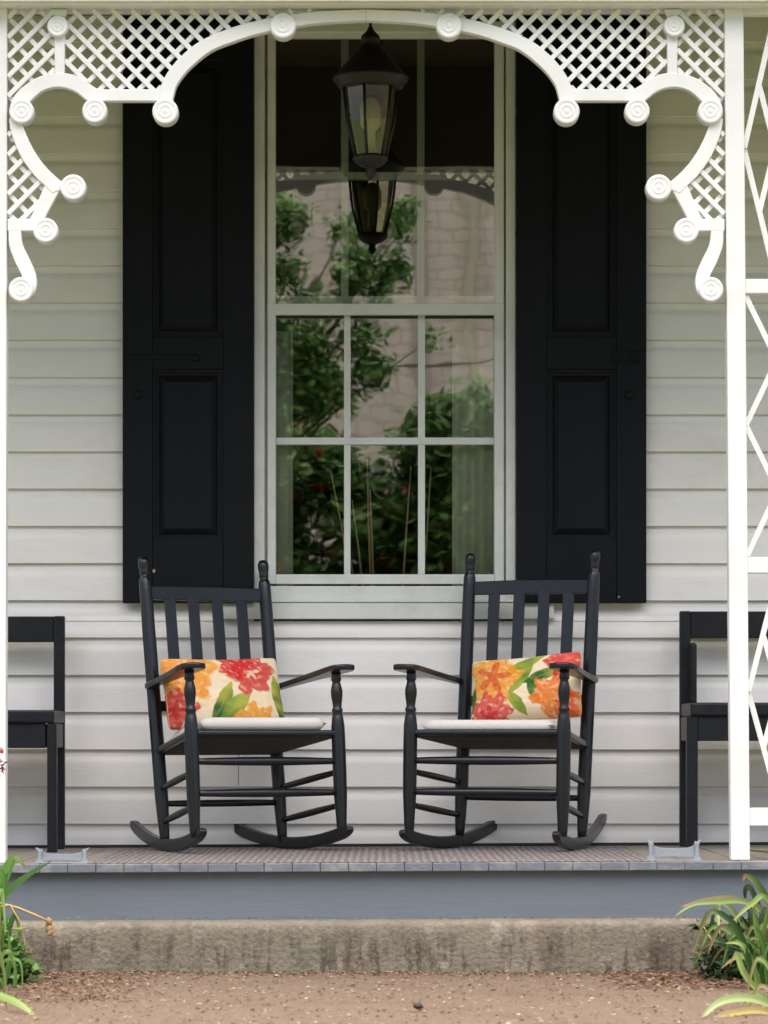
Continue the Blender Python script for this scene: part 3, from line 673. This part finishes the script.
# ------------------------------------------------------------------ benches
def bench(side, label):
    # side -1: end seen at picture x 64; +1: end seen at picture x 680
    t = thing('bench', label, 'bench', (0, 0, DZ), group='black wooden porch benches'); m = M['bench']; L_ = 1.15
    if side < 0:
        Yf, Yr = 1.12, 1.50; xr = PX(64.3, Yr); xf = PX(58.5, Yf); out = -1
    else:
        Yf, Yr = 1.12, 1.50; xr = PX(680, Yr); xf = PX(687, Yf); out = 1
    t.location = (xr, Yf, DZ + sag(xr))
    def Z(py, Y): return PZ(py, Y) - DZ - sag(xr)
    def bx(name, x0, x1, y0, y1, z0, z1, bev=.004):
        mb = MB(); a, c = sorted((out * x0, out * x1)); mb.box(a, c, y0, y1, z0, z1); return mb.build(name, m, t, bev)
    dr = Yr - Yf
    if side < 0: rt0, rt1, s0, s1, a1 = Z(616, Yr), Z(642, Yr), Z(710, Yf), Z(723, Yf), Z(748, Yf)
    else: rt0, rt1, s0, s1, a1 = Z(611, Yr), Z(638, Yr), Z(702.5, Yf), Z(716, Yf), Z(741, Yf)
    off = out * (xf - xr) * (.5 if side < 0 else 1)
    for X in (0, L_):
        xx = X if X == 0 else X - .05
        bx('back_leg', xx, xx + .042, dr, dr + .04, .0, rt0)
        fx0 = off if X == 0 else X - off - .05
        bx('leg', fx0, fx0 + (.036 if side < 0 else .042), 0.004, .05, .0, s1 - .001)
    bx('back_rail', .0425, L_ - .051, dr + .006, dr + .034, rt1, rt0 - .001)
    bx('seat', 0 if side < 0 else .004, L_ - off, -.006, dr - .002, s1, s0, .008)
    bx('apron', off + .0425, L_ - off - .051, .008, .03, a1, s1 - .001)
    bx('back_apron', .0425, L_ - .051, dr + .008, dr + .03, a1, s1 - .001)
    bx('side_apron', off + .012, off + .03, .0505, dr - .001, a1, s1 - .001)
    if side > 0:
        mb = MB(); mb.box(.034, .062, dr - .05, dr - .012, s0 - .002, Z(643, Yr)); mb.build('upright', m, t, .012, 3)
bench(-1, 'black wooden bench beside the shutter with the long latch bar')
bench(1, 'black wooden bench behind the white trellis, with a short rounded upright')

# ------------------------------------------------------------------ boot scrapers
def scraper(x0, x1, yt, yb, label):
    Y = .075; t = thing('boot_scraper', label, 'boot scraper', (PX((x0 + x1) / 2, Y), Y, DZ + sag(PX((x0 + x1) / 2, Y))), group='small metal boot scrapers'); W = (x1 - x0) * (Y - CY) / F
    h = (yb - yt) * (Y - CY) / F
    mb = MB(); n = 16; o = []; u = []
    for i in range(n + 1):
        k = i / n; x = (-.5 + k) * W * .86; e = (2 * k - 1) ** 2
        o.append((x, h * (.60 + .22 * e ** 2))); u.append((x, h * (.20 - .08 * e ** 2)))
    mb.slab(u + o[::-1], -.003, .003); mb.build('blade', M['steel'], t, .001)
    for s in (-1, 1):
        mb = MB(); x = s * W * .44
        prof = [(-.016, 0), (.016, 0), (.014, h * .10), (.007, h * .22), (.006, h * .7), (.009, h * .82), (.016, h * 1.02), (.008, h * .98), (0, h * .90), (-.006, h * .95), (-.010, h * .8), (-.006, h * .6), (-.007, h * .22), (-.014, h * .10)]
        mb.slab([(x + s * a, c) for a, c in prof], -.011, .011); mb.build('upright', M['steel'], t, .002)
    mb = MB(); mb.box(-W * .5, W * .5, -.03, .03, 0.0005, .004); mb.build('foot_plate', M['steel'], t, .001)
scraper(37, 88, 843.5, 859, 'small galvanised boot scraper at the floor edge near the long latch bar shutter')
scraper(647.5, 700, 838.5, 859.5, 'small galvanised boot scraper at the floor edge beside the trellis post')
mb = MB(); mb.tube([(PX(742, .5), .5, DZ + .035), (PX(752, .5), .5, DZ + .022), (PX(764, .5), .52, DZ + .018), (PX(790, .5), .55, DZ + .006)], [.003, .005, .006, .004], 8)
tag(mb.build('fallen_stem', mat('olive_stem', (.17, .16, .05), .7)), 'olive green stem lying on the porch floor behind the trellis', 'plant stem')

# ------------------------------------------------------------------ plants
G1, G2, G3, G4, G5 = map(s2l, ((95, 150, 50), (150, 180, 70), (60, 105, 45), (190, 160, 80), (175, 200, 110)))
def blade(bm, cols, pts, w, c0, c1=None, tipfrac=.25, fold=.25, roll=0.0, n=16, base=.45):
    w *= .64
    """arching strap leaf along control points (3-D), width w, colour c0 running to c1 at the tip"""
    pts = [Vector(p) for p in pts]; P = []
    for i in range(len(pts) - 1):
        p0, p1, p2, p3 = pts[max(i - 1, 0)], pts[i], pts[i + 1], pts[min(i + 2, len(pts) - 1)]
        for k in range(n // 2):
            t = k / (n // 2); P.append(.5 * (2 * p1 + (p2 - p0) * t + (2 * p0 - 5 * p1 + 4 * p2 - p3) * t * t + (3 * p1 - p0 - 3 * p2 + p3) * t ** 3))
    P.append(pts[-1]); N_ = len(P); rows = []
    for i, p in enumerate(P):
        k = i / (N_ - 1); t = (P[min(i + 1, N_ - 1)] - P[max(i - 1, 0)]).normalized()
        view = Vector((math.sin(roll), -math.cos(roll), .55)).normalized(); c = t.cross(view)
        c = c.normalized() if c.length > 1e-4 else Vector((1, 0, 0)); up = c.cross(t).normalized()
        ww = w * (base + (1 - base) * min(1, k * 3)) * (1 if k < 1 - tipfrac * 2 else max(.03, 1 - ((k - (1 - tipfrac * 2)) / (tipfrac * 2)) ** 1.8)) / 2
        rows.append([bm.verts.new(p - c * ww + up * ww * fold), bm.verts.new(p), bm.verts.new(p + c * ww + up * ww * fold)])
    for i, (a, b_) in enumerate(zip(rows, rows[1:])):
        k = i / (N_ - 1)
        for q in (0, 1):
            f = bm.faces.new((a[q], a[q + 1], b_[q + 1], b_[q])); f.smooth = True
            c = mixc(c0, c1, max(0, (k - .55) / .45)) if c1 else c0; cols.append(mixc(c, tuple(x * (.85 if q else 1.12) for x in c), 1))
def finish(bm, cols, name, parent, m='leaf'):
    if m == 'leaf' and name != 'petals' and name != 'blossoms': cols = [tuple(.8 * q for q in c) for c in cols] if name == 'leaves' else cols; cols = [mixc(c, ((c[0] + c[1] + c[2]) / 3,) * 3, .14) for c in cols]
    me = bpy.data.meshes.new(name); bm.to_mesh(me); bm.free(); add_col(me, cols); me.materials.append(M[m]); return new(name, me, parent)
def pxp(t, px, py, Y): return (PX(px, Y) - t.location.x, Y - t.location.y, PZ(py, Y) - t.location.z)
def leaf_cluster(bm, cols, cx, cy, cz, rx, ry, rz, n, size, pal, rr):
    for _ in range(n):
        while 1:
            a, b_, c = rr.uniform(-1, 1), rr.uniform(-1, 1), rr.uniform(-1, 1)
            if a * a + b_ * b_ + c * c < 1: break
        p = Vector((cx + a * rx, cy + b_ * ry, cz + c * rz)); s = size * rr.uniform(.6, 1.3)
        t = Vector((rr.uniform(-1, 1), rr.uniform(-1, 1), rr.uniform(-.7, .5))).normalized(); u = t.cross(Vector((rr.uniform(-.4, .4), rr.uniform(-.4, .4), 1))).normalized(); nn = t.cross(u) * s * .15
        v = [p, p + t * s * .45 + u * s * .3 + nn, p + t * s, p + t * s * .45 - u * s * .3 + nn]
        v = [bm.verts.new(q) for q in v]; bm.faces.new((v[0], v[1], v[2])); bm.faces.new((v[0], v[2], v[3]))
        col = rr.choice(pal); k = rr.uniform(.7, 1.3); cols += [tuple(min(1, q * k) for q in col)] * 2
# right clump
Yp = -.55
cr = thing('daylily_clump', 'daylily clump with long arching leaves and browned tips beside the trellis side of the step', 'plant', (PX(775, Yp), Yp, 0), group='daylily clumps beside the path')
bm = bmesh.new(); cols = []; rr = random.Random(4)
K = s2l
def B(pp, w, c0, c1=None, **kw): blade(bm, cols, [pxp(cr, *p) for p in pp], w, K(c0), K(c1) if c1 else None, **kw)
B([(790, 985, -.5), (770, 925, -.5), (748, 903, -.55), (715, 902, -.6), (692, 905, -.62), (674, 917, -.66)], .034, (135, 160, 80), (165, 185, 110), fold=.3)
B([(790, 970, -.4), (768, 915, -.42), (735, 899, -.45), (705, 900, -.45), (680, 907, -.47)], .030, (165, 140, 75), (205, 150, 105), fold=.2)
B([(785, 990, -.45), (740, 920, -.5), (721, 903, -.55), (718, 915, -.62), (720, 935, -.66)], .030, (150, 175, 100), (180, 195, 130))
B([(800, 960, -.6), (768, 900, -.6), (752, 904, -.65), (732, 922, -.7)], .030, (130, 165, 70), (185, 190, 110))
B([(800, 975, -.5), (772, 910, -.45), (758, 885, -.45), (746, 876, -.45), (743, 882, -.47)], .036, (85, 120, 50), (150, 80, 60))
B([(785, 980, -.5), (762, 915, -.42), (750, 888, -.4), (745, 892, -.4), (746, 902, -.4)], .030, (55, 85, 40), (45, 70, 40))
B([(800, 1010, -.7), (766, 960, -.75), (756, 925, -.78), (754, 905, -.8)], .032, (150, 180, 80), (120, 155, 70))
B([(800, 1010, -.7), (772, 972, -.72), (764, 940, -.78), (768, 905, -.8)], .034, (110, 150, 60), (130, 165, 80))
B([(800, 1018, -.8), (766, 1000, -.85), (752, 965, -.88), (742, 945, -.9), (725, 943, -.92)], .034, (140, 180, 75), (185, 195, 120))
B([(790, 1020, -.8), (762, 995, -.9), (745, 975, -.95), (737, 955, -.95), (735, 952, -.95)], .032, (165, 195, 100), (125, 170, 70))
B([(805, 1030, -1.7), (768, 1004, -1.75), (740, 998, -1.8), (715, 1005, -1.85), (698, 1024, -1.9)], .042, (165, 190, 115), (185, 205, 140))
B([(805, 1030, -1.75), (768, 1012, -1.8), (740, 1012, -1.85), (715, 1019, -1.9), (702, 1030, -1.95)], .036, (190, 170, 90), (215, 195, 150))
B([(790, 1000, -.6), (715, 935, -.5), (712, 925, -.5), (714, 910, -.5)], .030, (60, 100, 45), (70, 110, 55))
for i in range(90):
    x0 = rr.uniform(745, 850); a = rr.uniform(-60, 60); hh = rr.uniform(25, 80); Y = rr.uniform(-.9, -.15); c = rr.choice([(85, 130, 50), (60, 100, 40), (130, 160, 70), (45, 75, 35)])
    xb = max(x0, 752)
    B([(xb, 992, Y), (xb + a * .2, 985 - hh * .7, Y), (xb + a * .7, 985 - hh, Y + rr.uniform(-.1, .1)), (xb + a, 985 - hh * rr.uniform(.3, .8), Y)], rr.uniform(.016, .032), c, rr.choice([None, (190, 150, 95), (150, 120, 70), (200, 190, 110)]))
for i in range(40):
    x0 = rr.uniform(772, 880); a = rr.uniform(-45, 40); hh = rr.uniform(20, 90); Y = rr.uniform(-1.9, -1.0); c = rr.choice([(100, 145, 60), (70, 115, 45), (140, 170, 85), (170, 150, 95)])
    B([(x0, 1040, Y), (x0 + a * .2, 1035 - hh * .7, Y), (x0 + a * .7, 1030 - hh, Y), (x0 + a, 1035 - hh * rr.uniform(.3, .8), Y)], rr.uniform(.014, .03), c, rr.choice([None, (180, 150, 100)]))
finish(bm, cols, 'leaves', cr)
bm = bmesh.new(); cols = []
hb = thing('groundcover_shrub', 'low dark green leafy shrub under the arching daylily leaves', 'shrub', (PX(722, -.45), -.45, 0))
pal = [K((50, 80, 45)), K((75, 110, 60)), K((35, 60, 35)), K((100, 135, 80))]
for px, py, rx, n in ((712, 952, .06, 60), (722, 965, .085, 130), (738, 975, .10, 150), (718, 985, .07, 90), (735, 950, .08, 90), (755, 960, .1, 120), (702, 925, .03, 14), (735, 930, .07, 80), (760, 935, .09, 100)):
    x, y, z = pxp(hb, px, py, -.42); leaf_cluster(bm, cols, x, y, z, rx, .1, rx * .9, n, .034, pal, rr)
finish(bm, cols, 'foliage', hb)
mb = MB()
for px, py in ((712, 940), (735, 935), (722, 958), (745, 955), (702, 924)):
    a = pxp(hb, 732, 990, -.42); e = pxp(hb, px, py, -.42); mb.tube([a, ((a[0] + e[0]) / 2 + .01, a[1] - .02, (a[2] + e[2]) / 2 + .01), e], [.004, .003, .0015], 6)
mb.build('stem', M['twig'], hb)
# left clump
cl = thing('daylily_clump', 'daylily clump with a drooping brown seed stalk beside the path', 'plant', (PX(-15, Yp), Yp, 0), group='daylily clumps beside the path')
bm = bmesh.new(); cols = []
def B2(pp, w, c0, c1=None, **kw): blade(bm, cols, [pxp(cl, *p) for p in pp], w, K(c0), K(c1) if c1 else None, **kw)
B2([(-30, 960, -.5), (-12, 915, -.5), (12, 888, -.5), (32, 873, -.52), (52, 861, -.55)], .038, (80, 130, 50), (75, 120, 50), base=.7)
B2([(-30, 950, -.45), (-6, 905, -.45), (6, 878, -.45), (14, 859, -.45), (22, 863, -.46), (25, 870, -.47)], .036, (110, 165, 65), (110, 95, 55))
B2([(-35, 960, -.4), (-10, 900, -.4), (0, 875, -.4), (14, 852, -.42)], .04, (120, 175, 70), (130, 180, 80))
B2([(-30, 980, -.5), (-14, 930, -.5), (0, 895, -.5), (8, 872, -.5)], .036, (65, 115, 45))
B2([(-30, 965, -.6), (-5, 925, -.6), (5, 885, -.6), (0, 868, -.6)], .036, (90, 150, 55))
B2([(-40, 1030, -1.6), (-10, 998, -1.65), (8, 999, -1.7), (25, 1008, -1.75), (40, 1022, -1.8)], .036, (150, 190, 90), (200, 205, 130))
B2([(-30, 1030, -.9), (-10, 1000, -.9), (0, 965, -.9), (20, 962, -.92), (22, 1000, -.92)], .018, (110, 165, 70), (140, 185, 100))
B2([(-20, 1010, -.8), (0, 990, -.8), (10, 960, -.8), (8, 930, -.8)], .03, (85, 145, 55), (120, 170, 75))
B2([(-20, 1020, -.8), (5, 1010, -.8), (15, 985, -.8), (14, 950, -.8)], .026, (100, 160, 65), (130, 175, 85))
for i in range(110):
    x0 = rr.uniform(-90, 4); a = rr.uniform(-50, 26); hh = rr.uniform(40, 120); Y = rr.uniform(-1.0, -.3); c = rr.choice([(95, 150, 55), (70, 120, 45), (130, 175, 75), (50, 95, 40)])
    B2([(x0, 1005, Y), (x0 + a * .2, 1005 - hh * .7, Y), (x0 + a * .7, 1005 - hh, Y + rr.uniform(-.1, .1)), (x0 + a, 1005 - hh * .6, Y)], rr.uniform(.012, .028), c, rr.choice([None, None, (200, 180, 100), (170, 190, 110)]))
pal = [K((125, 175, 80)), K((95, 150, 65)), K((155, 195, 105)), K((65, 115, 52))]
for px, py, rx, n in ((12, 965, .05, 60), (24, 972, .04, 34), (0, 955, .06, 80), (5, 940, .05, 60), (14, 950, .04, 30), (0, 980, .06, 60), (30, 984, .02, 8), (2, 1000, .05, 40), (34, 966, .02, 8)):
    x, y, z = pxp(cl, px, py, -.62); leaf_cluster(bm, cols, x, y, z, rx, .08, rx, n, .045, pal, rr)
for i in range(60):
    x0 = rr.uniform(-110, -6); a = rr.uniform(-40, 34); hh = rr.uniform(20, 95); Y = rr.uniform(-1.8, -1.0); c = rr.choice([(125, 170, 75), (95, 145, 60), (150, 185, 95), (175, 165, 105)])
    B2([(x0, 1040, Y), (x0 + a * .2, 1035 - hh * .7, Y), (x0 + a * .7, 1030 - hh, Y), (x0 + a, 1035 - hh * rr.uniform(.3, .8), Y)], rr.uniform(.012, .026), c, rr.choice([None, (185, 160, 105)]))
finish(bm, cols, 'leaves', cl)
mb = MB()
for pp, r_ in (([(-20, 915, -.6), (0, 903, -.6), (18, 908, -.6), (35, 915, -.6), (48, 921, -.6)], .0042), ([(-20, 910, -.62), (10, 905, -.62), (20, 922, -.62), (25, 945, -.62), (28, 965, -.62)], .0032), ([(-10, 990, -.6), (5, 950, -.6), (10, 930, -.6)], .003)):
    mb.tube([pxp(cl, *p) for p in pp], r_, 8)
mb.build('flower_stalk', mat('dry_stalk', K((175, 145, 92)), .7, .2, 30), cl)
pm = mat('seed_pod_skin', K((150, 118, 82)), .8, .3, 60)
for px, py in ((48, 921), (51, 928), (49, 925), (47, 930), (52, 932), (12, 942), (10, 950), (14, 944), (13, 938)):
    x, y, z = pxp(cl, px, py, -.6); mb = MB(); mb.lathe([(.003, 0), (.009, .008), (.0105, .016), (.006, .026), (.001, .03)], (x, y, z + .012), (rr.uniform(-.6, .6), rr.uniform(-.6, .6), -1), 8); mb.build('seed_pod', pm, cl)
# red flower poking in beside the post
rf = thing('red_flower', 'deep red flower spray just showing in front of the post at floor level', 'flower', (PX(-22, -.4), -.4, 0))
mb = MB(); mb.tube([(0, 0, 0), (.01, 0, .35), pxp(rf, -8, 765, -.4)], .003, 6); mb.build('stem', mat('green_stem', (.08, .14, .04), .6), rf)
bm = bmesh.new(); cols = []
for px, py in ((0, 750), (1, 768), (-6, 760), (-12, 748), (-3, 772), (2, 763)):
    x, y, z = pxp(rf, px, py, -.4); leaf_cluster(bm, cols, x, y, z, .008, .008, .012, 12, .018, [K((150, 25, 50)), K((190, 40, 60)), K((110, 15, 35))], rr)
finish(bm, cols, 'petals', rf)
# stones
def stone(px, py, Y, sx, sy, sz, label, colr=None):
    bm = bmesh.new(); bmesh.ops.create_icosphere(bm, subdivisions=3, radius=1)
    for v in bm.verts: v.co = v.co * (1 + .22 * noise.noise(v.co * 1.3 + Vector((px, 0, 0))) + .06 * noise.noise(v.co * 4)); v.co = Vector((v.co.x * sx, v.co.y * sy, v.co.z * sz))
    for f in bm.faces: f.smooth = True
    me = bpy.data.meshes.new('stone'); bm.to_mesh(me); bm.free(); me.materials.append(colr or M['stone']); o = new('stone', me); o.location = (PX(px, Y), Y, PZ(py, Y)); tag(o, label, 'stone')
stone(757, 938, -.28, .055, .05, .03, 'long grey stone under the daylily leaves beside the step')
stone(752, 962, -.38, .035, .04, .028, 'pale round stone behind the lower daylily leaves')
stone(667, 976, -.24, .020, .02, .009, 'small pale flat stone on the leaf litter where path meets step')
stone(418, 1006, -1.74, .014, .014, .010, 'small dark brown nut lying on the bare path', mat('nut_shell', (.03, .018, .012), .7))
# leaf litter and grit
bm = bmesh.new(); cols = []; rr = random.Random(12)
pal = [K((122, 86, 64)), K((102, 68, 50)), K((140, 108, 82)), K((80, 56, 44)), K((150, 126, 102)), K((60, 42, 34))]
def bit(x, y, s, z=0.008):
    a = rr.uniform(0, 6.28); t = Vector((math.cos(a), math.sin(a), rr.uniform(-.2, .35))); u = Vector((-math.sin(a), math.cos(a), rr.uniform(-.4, .4))) * rr.uniform(.3, .6)
    p = Vector((x, y, z + s * .15)); v = [bm.verts.new(q) for q in (p - t * s / 2, p + u * s / 2, p + t * s / 2, p - u * s / 2)]; bm.faces.new(v[:3]); bm.faces.new((v[0], v[2], v[3])); c = rr.choice(pal); cols.extend([c, mixc(c, (0, 0, 0), .15)])
for _ in range(2600):
    d = abs(rr.gauss(0, .06)); bit(rr.uniform(-1.2, 1.2), -.16 - d * 1.6, rr.uniform(.005, .018))
for _ in range(1500): bit(rr.uniform(.78, 1.25) - abs(rr.gauss(0, .06)), rr.uniform(-.9, -.16), rr.uniform(.008, .026))
for _ in range(1500): bit(-rr.uniform(.86, 1.25) + abs(rr.gauss(0, .08)), rr.uniform(-1.4, -.16), rr.uniform(.008, .024))
for _ in range(6000): bit(rr.uniform(-1.3, 1.3), -.16 - 2.1 * rr.random() ** 1.2, rr.uniform(.002, .008), .006)
def pebble(x, y, s):
    c = rr.choice(pal2); k = rr.uniform(.6, 1.3); c = tuple(q * k for q in c); sx, sy, sz = s * rr.uniform(.7, 1.5), s, s * rr.uniform(.4, .9)
    z = .006 + .006 * noise.fractal((x * 9, y * 9, 3.1), 1, 2, 4)
    v = [bm.verts.new((x + a * sx, y + b_ * sy, z + c_ * sz)) for a, b_, c_ in ((1, 0, 0), (.2, 1, .1), (-1, .1, 0), (0, -1, 0), (.1, .1, 1))]
    for a, b_ in ((0, 1), (1, 2), (2, 3), (3, 0)): bm.faces.new((v[a], v[b_], v[4])); cols.append(c)
pal2 = [K((132, 112, 98)), K((142, 122, 106)), K((95, 76, 64)), K((115, 90, 72)), K((78, 62, 52)), K((158, 142, 126)), K((112, 82, 66))]
for _ in range(5000): pebble(rr.uniform(-1.35, 1.35), -.155 - 2.2 * rr.random() ** 1.3, .0015 + .006 * rr.random() ** 3)
for _ in range(700): bit(rr.uniform(-1.2, 1.2), -.16 - 2.0 * rr.random(), rr.uniform(.010, .022), .008)
o = finish(bm, cols, 'leaf_litter', None, 'litter'); o['kind'] = 'stuff'
bm = bmesh.new(); cols = []
for _ in range(500): pass
for _ in range(420): 
    x = rr.uniform(-1.1, 1.1); y = -.012 - rr.random() ** 3 * .13; bit(x, -.145 + rr.random() ** .6 * .14, rr.uniform(.005, .015), .183)
o = finish(bm, cols, 'step_debris', None, 'litter'); o['kind'] = 'stuff'

# ------------------------------------------------------------------ across the street (seen reflected in the window)
nb = thing('neighbouring_building', 'tan block walled building across the street, mirrored in the window', 'building', (0, -30, 0))
mb = MB(); mb.box(-12, 12, -8, 0, 0, 9.6); mb.build('wall', M['block'], nb)
mb = MB(); mb.box(-12.2, 12.2, -8.2, .25, 9.6, 9.9); mb.build('cornice', M['trim'], nb)
mb = MB(); mb.box(1.12, 1.26, .003, .12, .3, 9.55); mb.build('downpipe', mat('tan_pipe', (.62, .55, .42), .5), nb, .02)
mb = MB(); mb.box(.42, .62, .003, .03, .1, 9.5); mb.build('pilaster', mat('tan_pilaster', (.50, .42, .35), .7), nb)
for X in (-7, -3.8, 5, 8):
    for z in (1.2, 5.6):
        w_ = MB(); w_.box(X - .6, X + .6, .004, .08, z - .1, z + 1.9); f = w_.build('window', M['trim'], nb, .01)
        w_ = MB(); w_.box(X - .48, X + .48, .0805, .086, z + .02, z + 1.78); w_.build('pane', mat('dark_glass', (.02, .025, .03), .1), f)
def tree(x, y, label, crown, trunk_h, seed, n, size, pal, name='tree', grp=None, blossoms=None):
    t = thing(name, label, 'tree' if name == 'tree' else 'shrub', (x, y, 0), group=grp); rr = random.Random(seed)
    mb = MB(); mb.tube([(0, 0, -.05), (.04, .02, trunk_h * .5), (-.03, 0, trunk_h)], [.11, .085, .06], 10)
    for cx, cy, cz, r_ in crown: mb.tube([(-.03, 0, trunk_h * .85), ((cx) * .5, cy * .5, (cz + trunk_h) / 2 + .1), (cx, cy, cz)], [.03, .018, .006], 6)
    mb.build('trunk', M['bark'], t)
    bm = bmesh.new(); cols = []
    for cx, cy, cz, r_ in crown:
        for _ in range(max(2, int(n * r_ * r_ * 1.6))):
            a = Vector((rr.gauss(0, 1), rr.gauss(0, 1), rr.gauss(0, 1))).normalized() * r_ * rr.random() ** .4; leaf_cluster(bm, cols, cx + a.x, cy + a.y, cz + a.z, .13, .13, .12, 12, size, pal, rr)
    finish(bm, cols, 'crown', t)
    if blossoms:
        bm = bmesh.new(); cols = []
        for _ in range(blossoms):
            cx, cy, cz, r_ = rr.choice(crown); a = Vector((rr.gauss(0, 1), abs(rr.gauss(0, 1)), rr.gauss(0, 1))).normalized() * r_ * 1.02
            leaf_cluster(bm, cols, cx + a.x, cy + a.y, cz + a.z, .07, .05, .07, 9, .07, [K((165, 50, 36)), K((145, 30, 34)), K((180, 78, 52))], rr)
        finish(bm, cols, 'blossoms', t)
gp = [K((125, 168, 85)), K((88, 138, 62)), K((64, 110, 48)), K((150, 185, 105))]
# reflected pixel (px, py) -> place at distance s behind the glass
def RX(px, s): return (px - 384) * (12.655 + s) / F
def RZ(py, s): return CZ + (HY - py) * (12.655 + s) / F
S1 = 16.0; ty = 1.655 - S1; tx = RX(205, S1)
cr_ = [(RX(px, S1) - tx, dy, RZ(py, S1), r * (12.655 + S1) / F) for px, py, r, dy in ((285, 215, 22, 0), (292, 270, 16, .1), (345, 225, 12, 0), (400, 225, 14, 0), (408, 205, 8, 0), (360, 262, 22, .1), (395, 270, 16, 0), (345, 290, 17, 0), (380, 292, 14, 0), (300, 345, 30, .1), (320, 385, 36, 0), (360, 335, 20, 0), (375, 370, 18, 0), (432, 337, 7, 0), (285, 395, 34, 0), (250, 250, 40, 0), (240, 320, 50, .1), (200, 280, 50, .2), (220, 200, 40, .1), (230, 400, 50, .1), (170, 350, 45, 0), (305, 298, 16, 0))]
tree(tx, ty, 'leafy green street tree mirrored in the window', cr_, 2.6, 3, 640, .085, gp)
hp = [K((78, 118, 52)), K((98, 142, 66)), K((58, 90, 42)), K((115, 155, 78))]
i = 0
for lab, x, hgt, bl in (('tall dark shrub with red blossoms, mirrored low in the window', -.72, 4.1, 80), ('bushy green shrub with few blossoms, mirrored mid window', .28, 4.3, 36), ('green shrub mirrored at the curtain edge of the window', 1.25, 4.35, 14),
                      ('rounded green shrub beyond the street tree', -1.9, 4.0, 20), ('broad green shrub farthest along the street', 2.5, 3.9, 10)):
    rr = random.Random(40 + i); cw = [(rr.uniform(-.6, .6), rr.uniform(-.25, .25), z, .62) for z in (.8, 1.4, 2.0, 2.5, 3.0, hgt - .55)] + [(rr.uniform(-.75, .75), rr.uniform(-.2, .2), rr.uniform(1.5, hgt - .5), .5) for _ in range(4)]
    tree(x, -18.6, lab, cw, 1.6, 50 + i, 270, .135, hp, 'tall_shrub', 'shrubs across the path', bl); i += 1
mb = MB(); S3 = 17.2; mb.tube([(RX(-400, S3), 1.655 - S3, RZ(455, S3)), (RX(200, S3), 1.655 - S3, RZ(392, S3)), (RX(375, S3), 1.655 - S3, RZ(372, S3)), (RX(500, S3), 1.655 - S3, RZ(357, S3)), (RX(1100, S3), 1.655 - S3, RZ(280, S3))], .012, 8)
tag(mb.build('utility_cable', M['wire']), 'thin dark overhead cable mirrored across the window', 'cable')

# ------------------------------------------------------------------ light, sky, camera
sc = bpy.context.scene
wd = bpy.data.worlds.new('World'); sc.world = wd; wd.use_nodes = True; N = wd.node_tree.nodes; L = wd.node_tree.links
EL, ROT = 87, 180
sky = N.new('ShaderNodeTexSky'); sky.sky_type = 'NISHITA'; sky.sun_disc = False; sky.sun_elevation = R(EL); sky.sun_rotation = R(ROT); sky.dust_density = 4; sky.air_density = .9; sky.ozone_density = .6
bg = N['Background']; bg.inputs[1].default_value = .05; L.new(sky.outputs[0], bg.inputs[0])
sun = bpy.data.lights.new('sun', 'SUN'); sun.energy = 1.5; sun.angle = R(115); sun.color = (1, .97, .93)
so = bpy.data.objects.new('sun', sun); C.objects.link(so)
d = Vector((math.sin(R(ROT)) * math.cos(R(EL)), math.cos(R(ROT)) * math.cos(R(EL)), math.sin(R(EL))))
so.rotation_euler = d.to_track_quat('Z', 'Y').to_euler(); so.location = (0, -5, 15)
cam = bpy.data.cameras.new('camera'); co = bpy.data.objects.new('camera', cam); C.objects.link(co); sc.camera = co
co.location = (0, CY, CZ); co.rotation_euler = (R(90), 0, 0)
cam.sensor_fit = 'HORIZONTAL'; cam.sensor_width = 36; cam.lens = F / 768 * 36; cam.shift_y = (HY - 512) / 768; cam.clip_end = 500; cam.clip_start = .1
cam.dof.use_dof = True; cam.dof.focus_distance = 12.1; cam.dof.aperture_fstop = 7.0
sc.view_settings.view_transform = 'Standard'; sc.view_settings.look = 'None'; sc.view_settings.gamma = 1; sc.view_settings.exposure = 2.52
sc.view_settings.use_white_balance = True; sc.view_settings.white_balance_temperature = 6900; sc.view_settings.white_balance_tint = 12
sc.render.engine = 'CYCLES'; sc.cycles.max_bounces = 8; sc.cycles.transparent_max_bounces = 12; sc.cycles.use_denoising = True
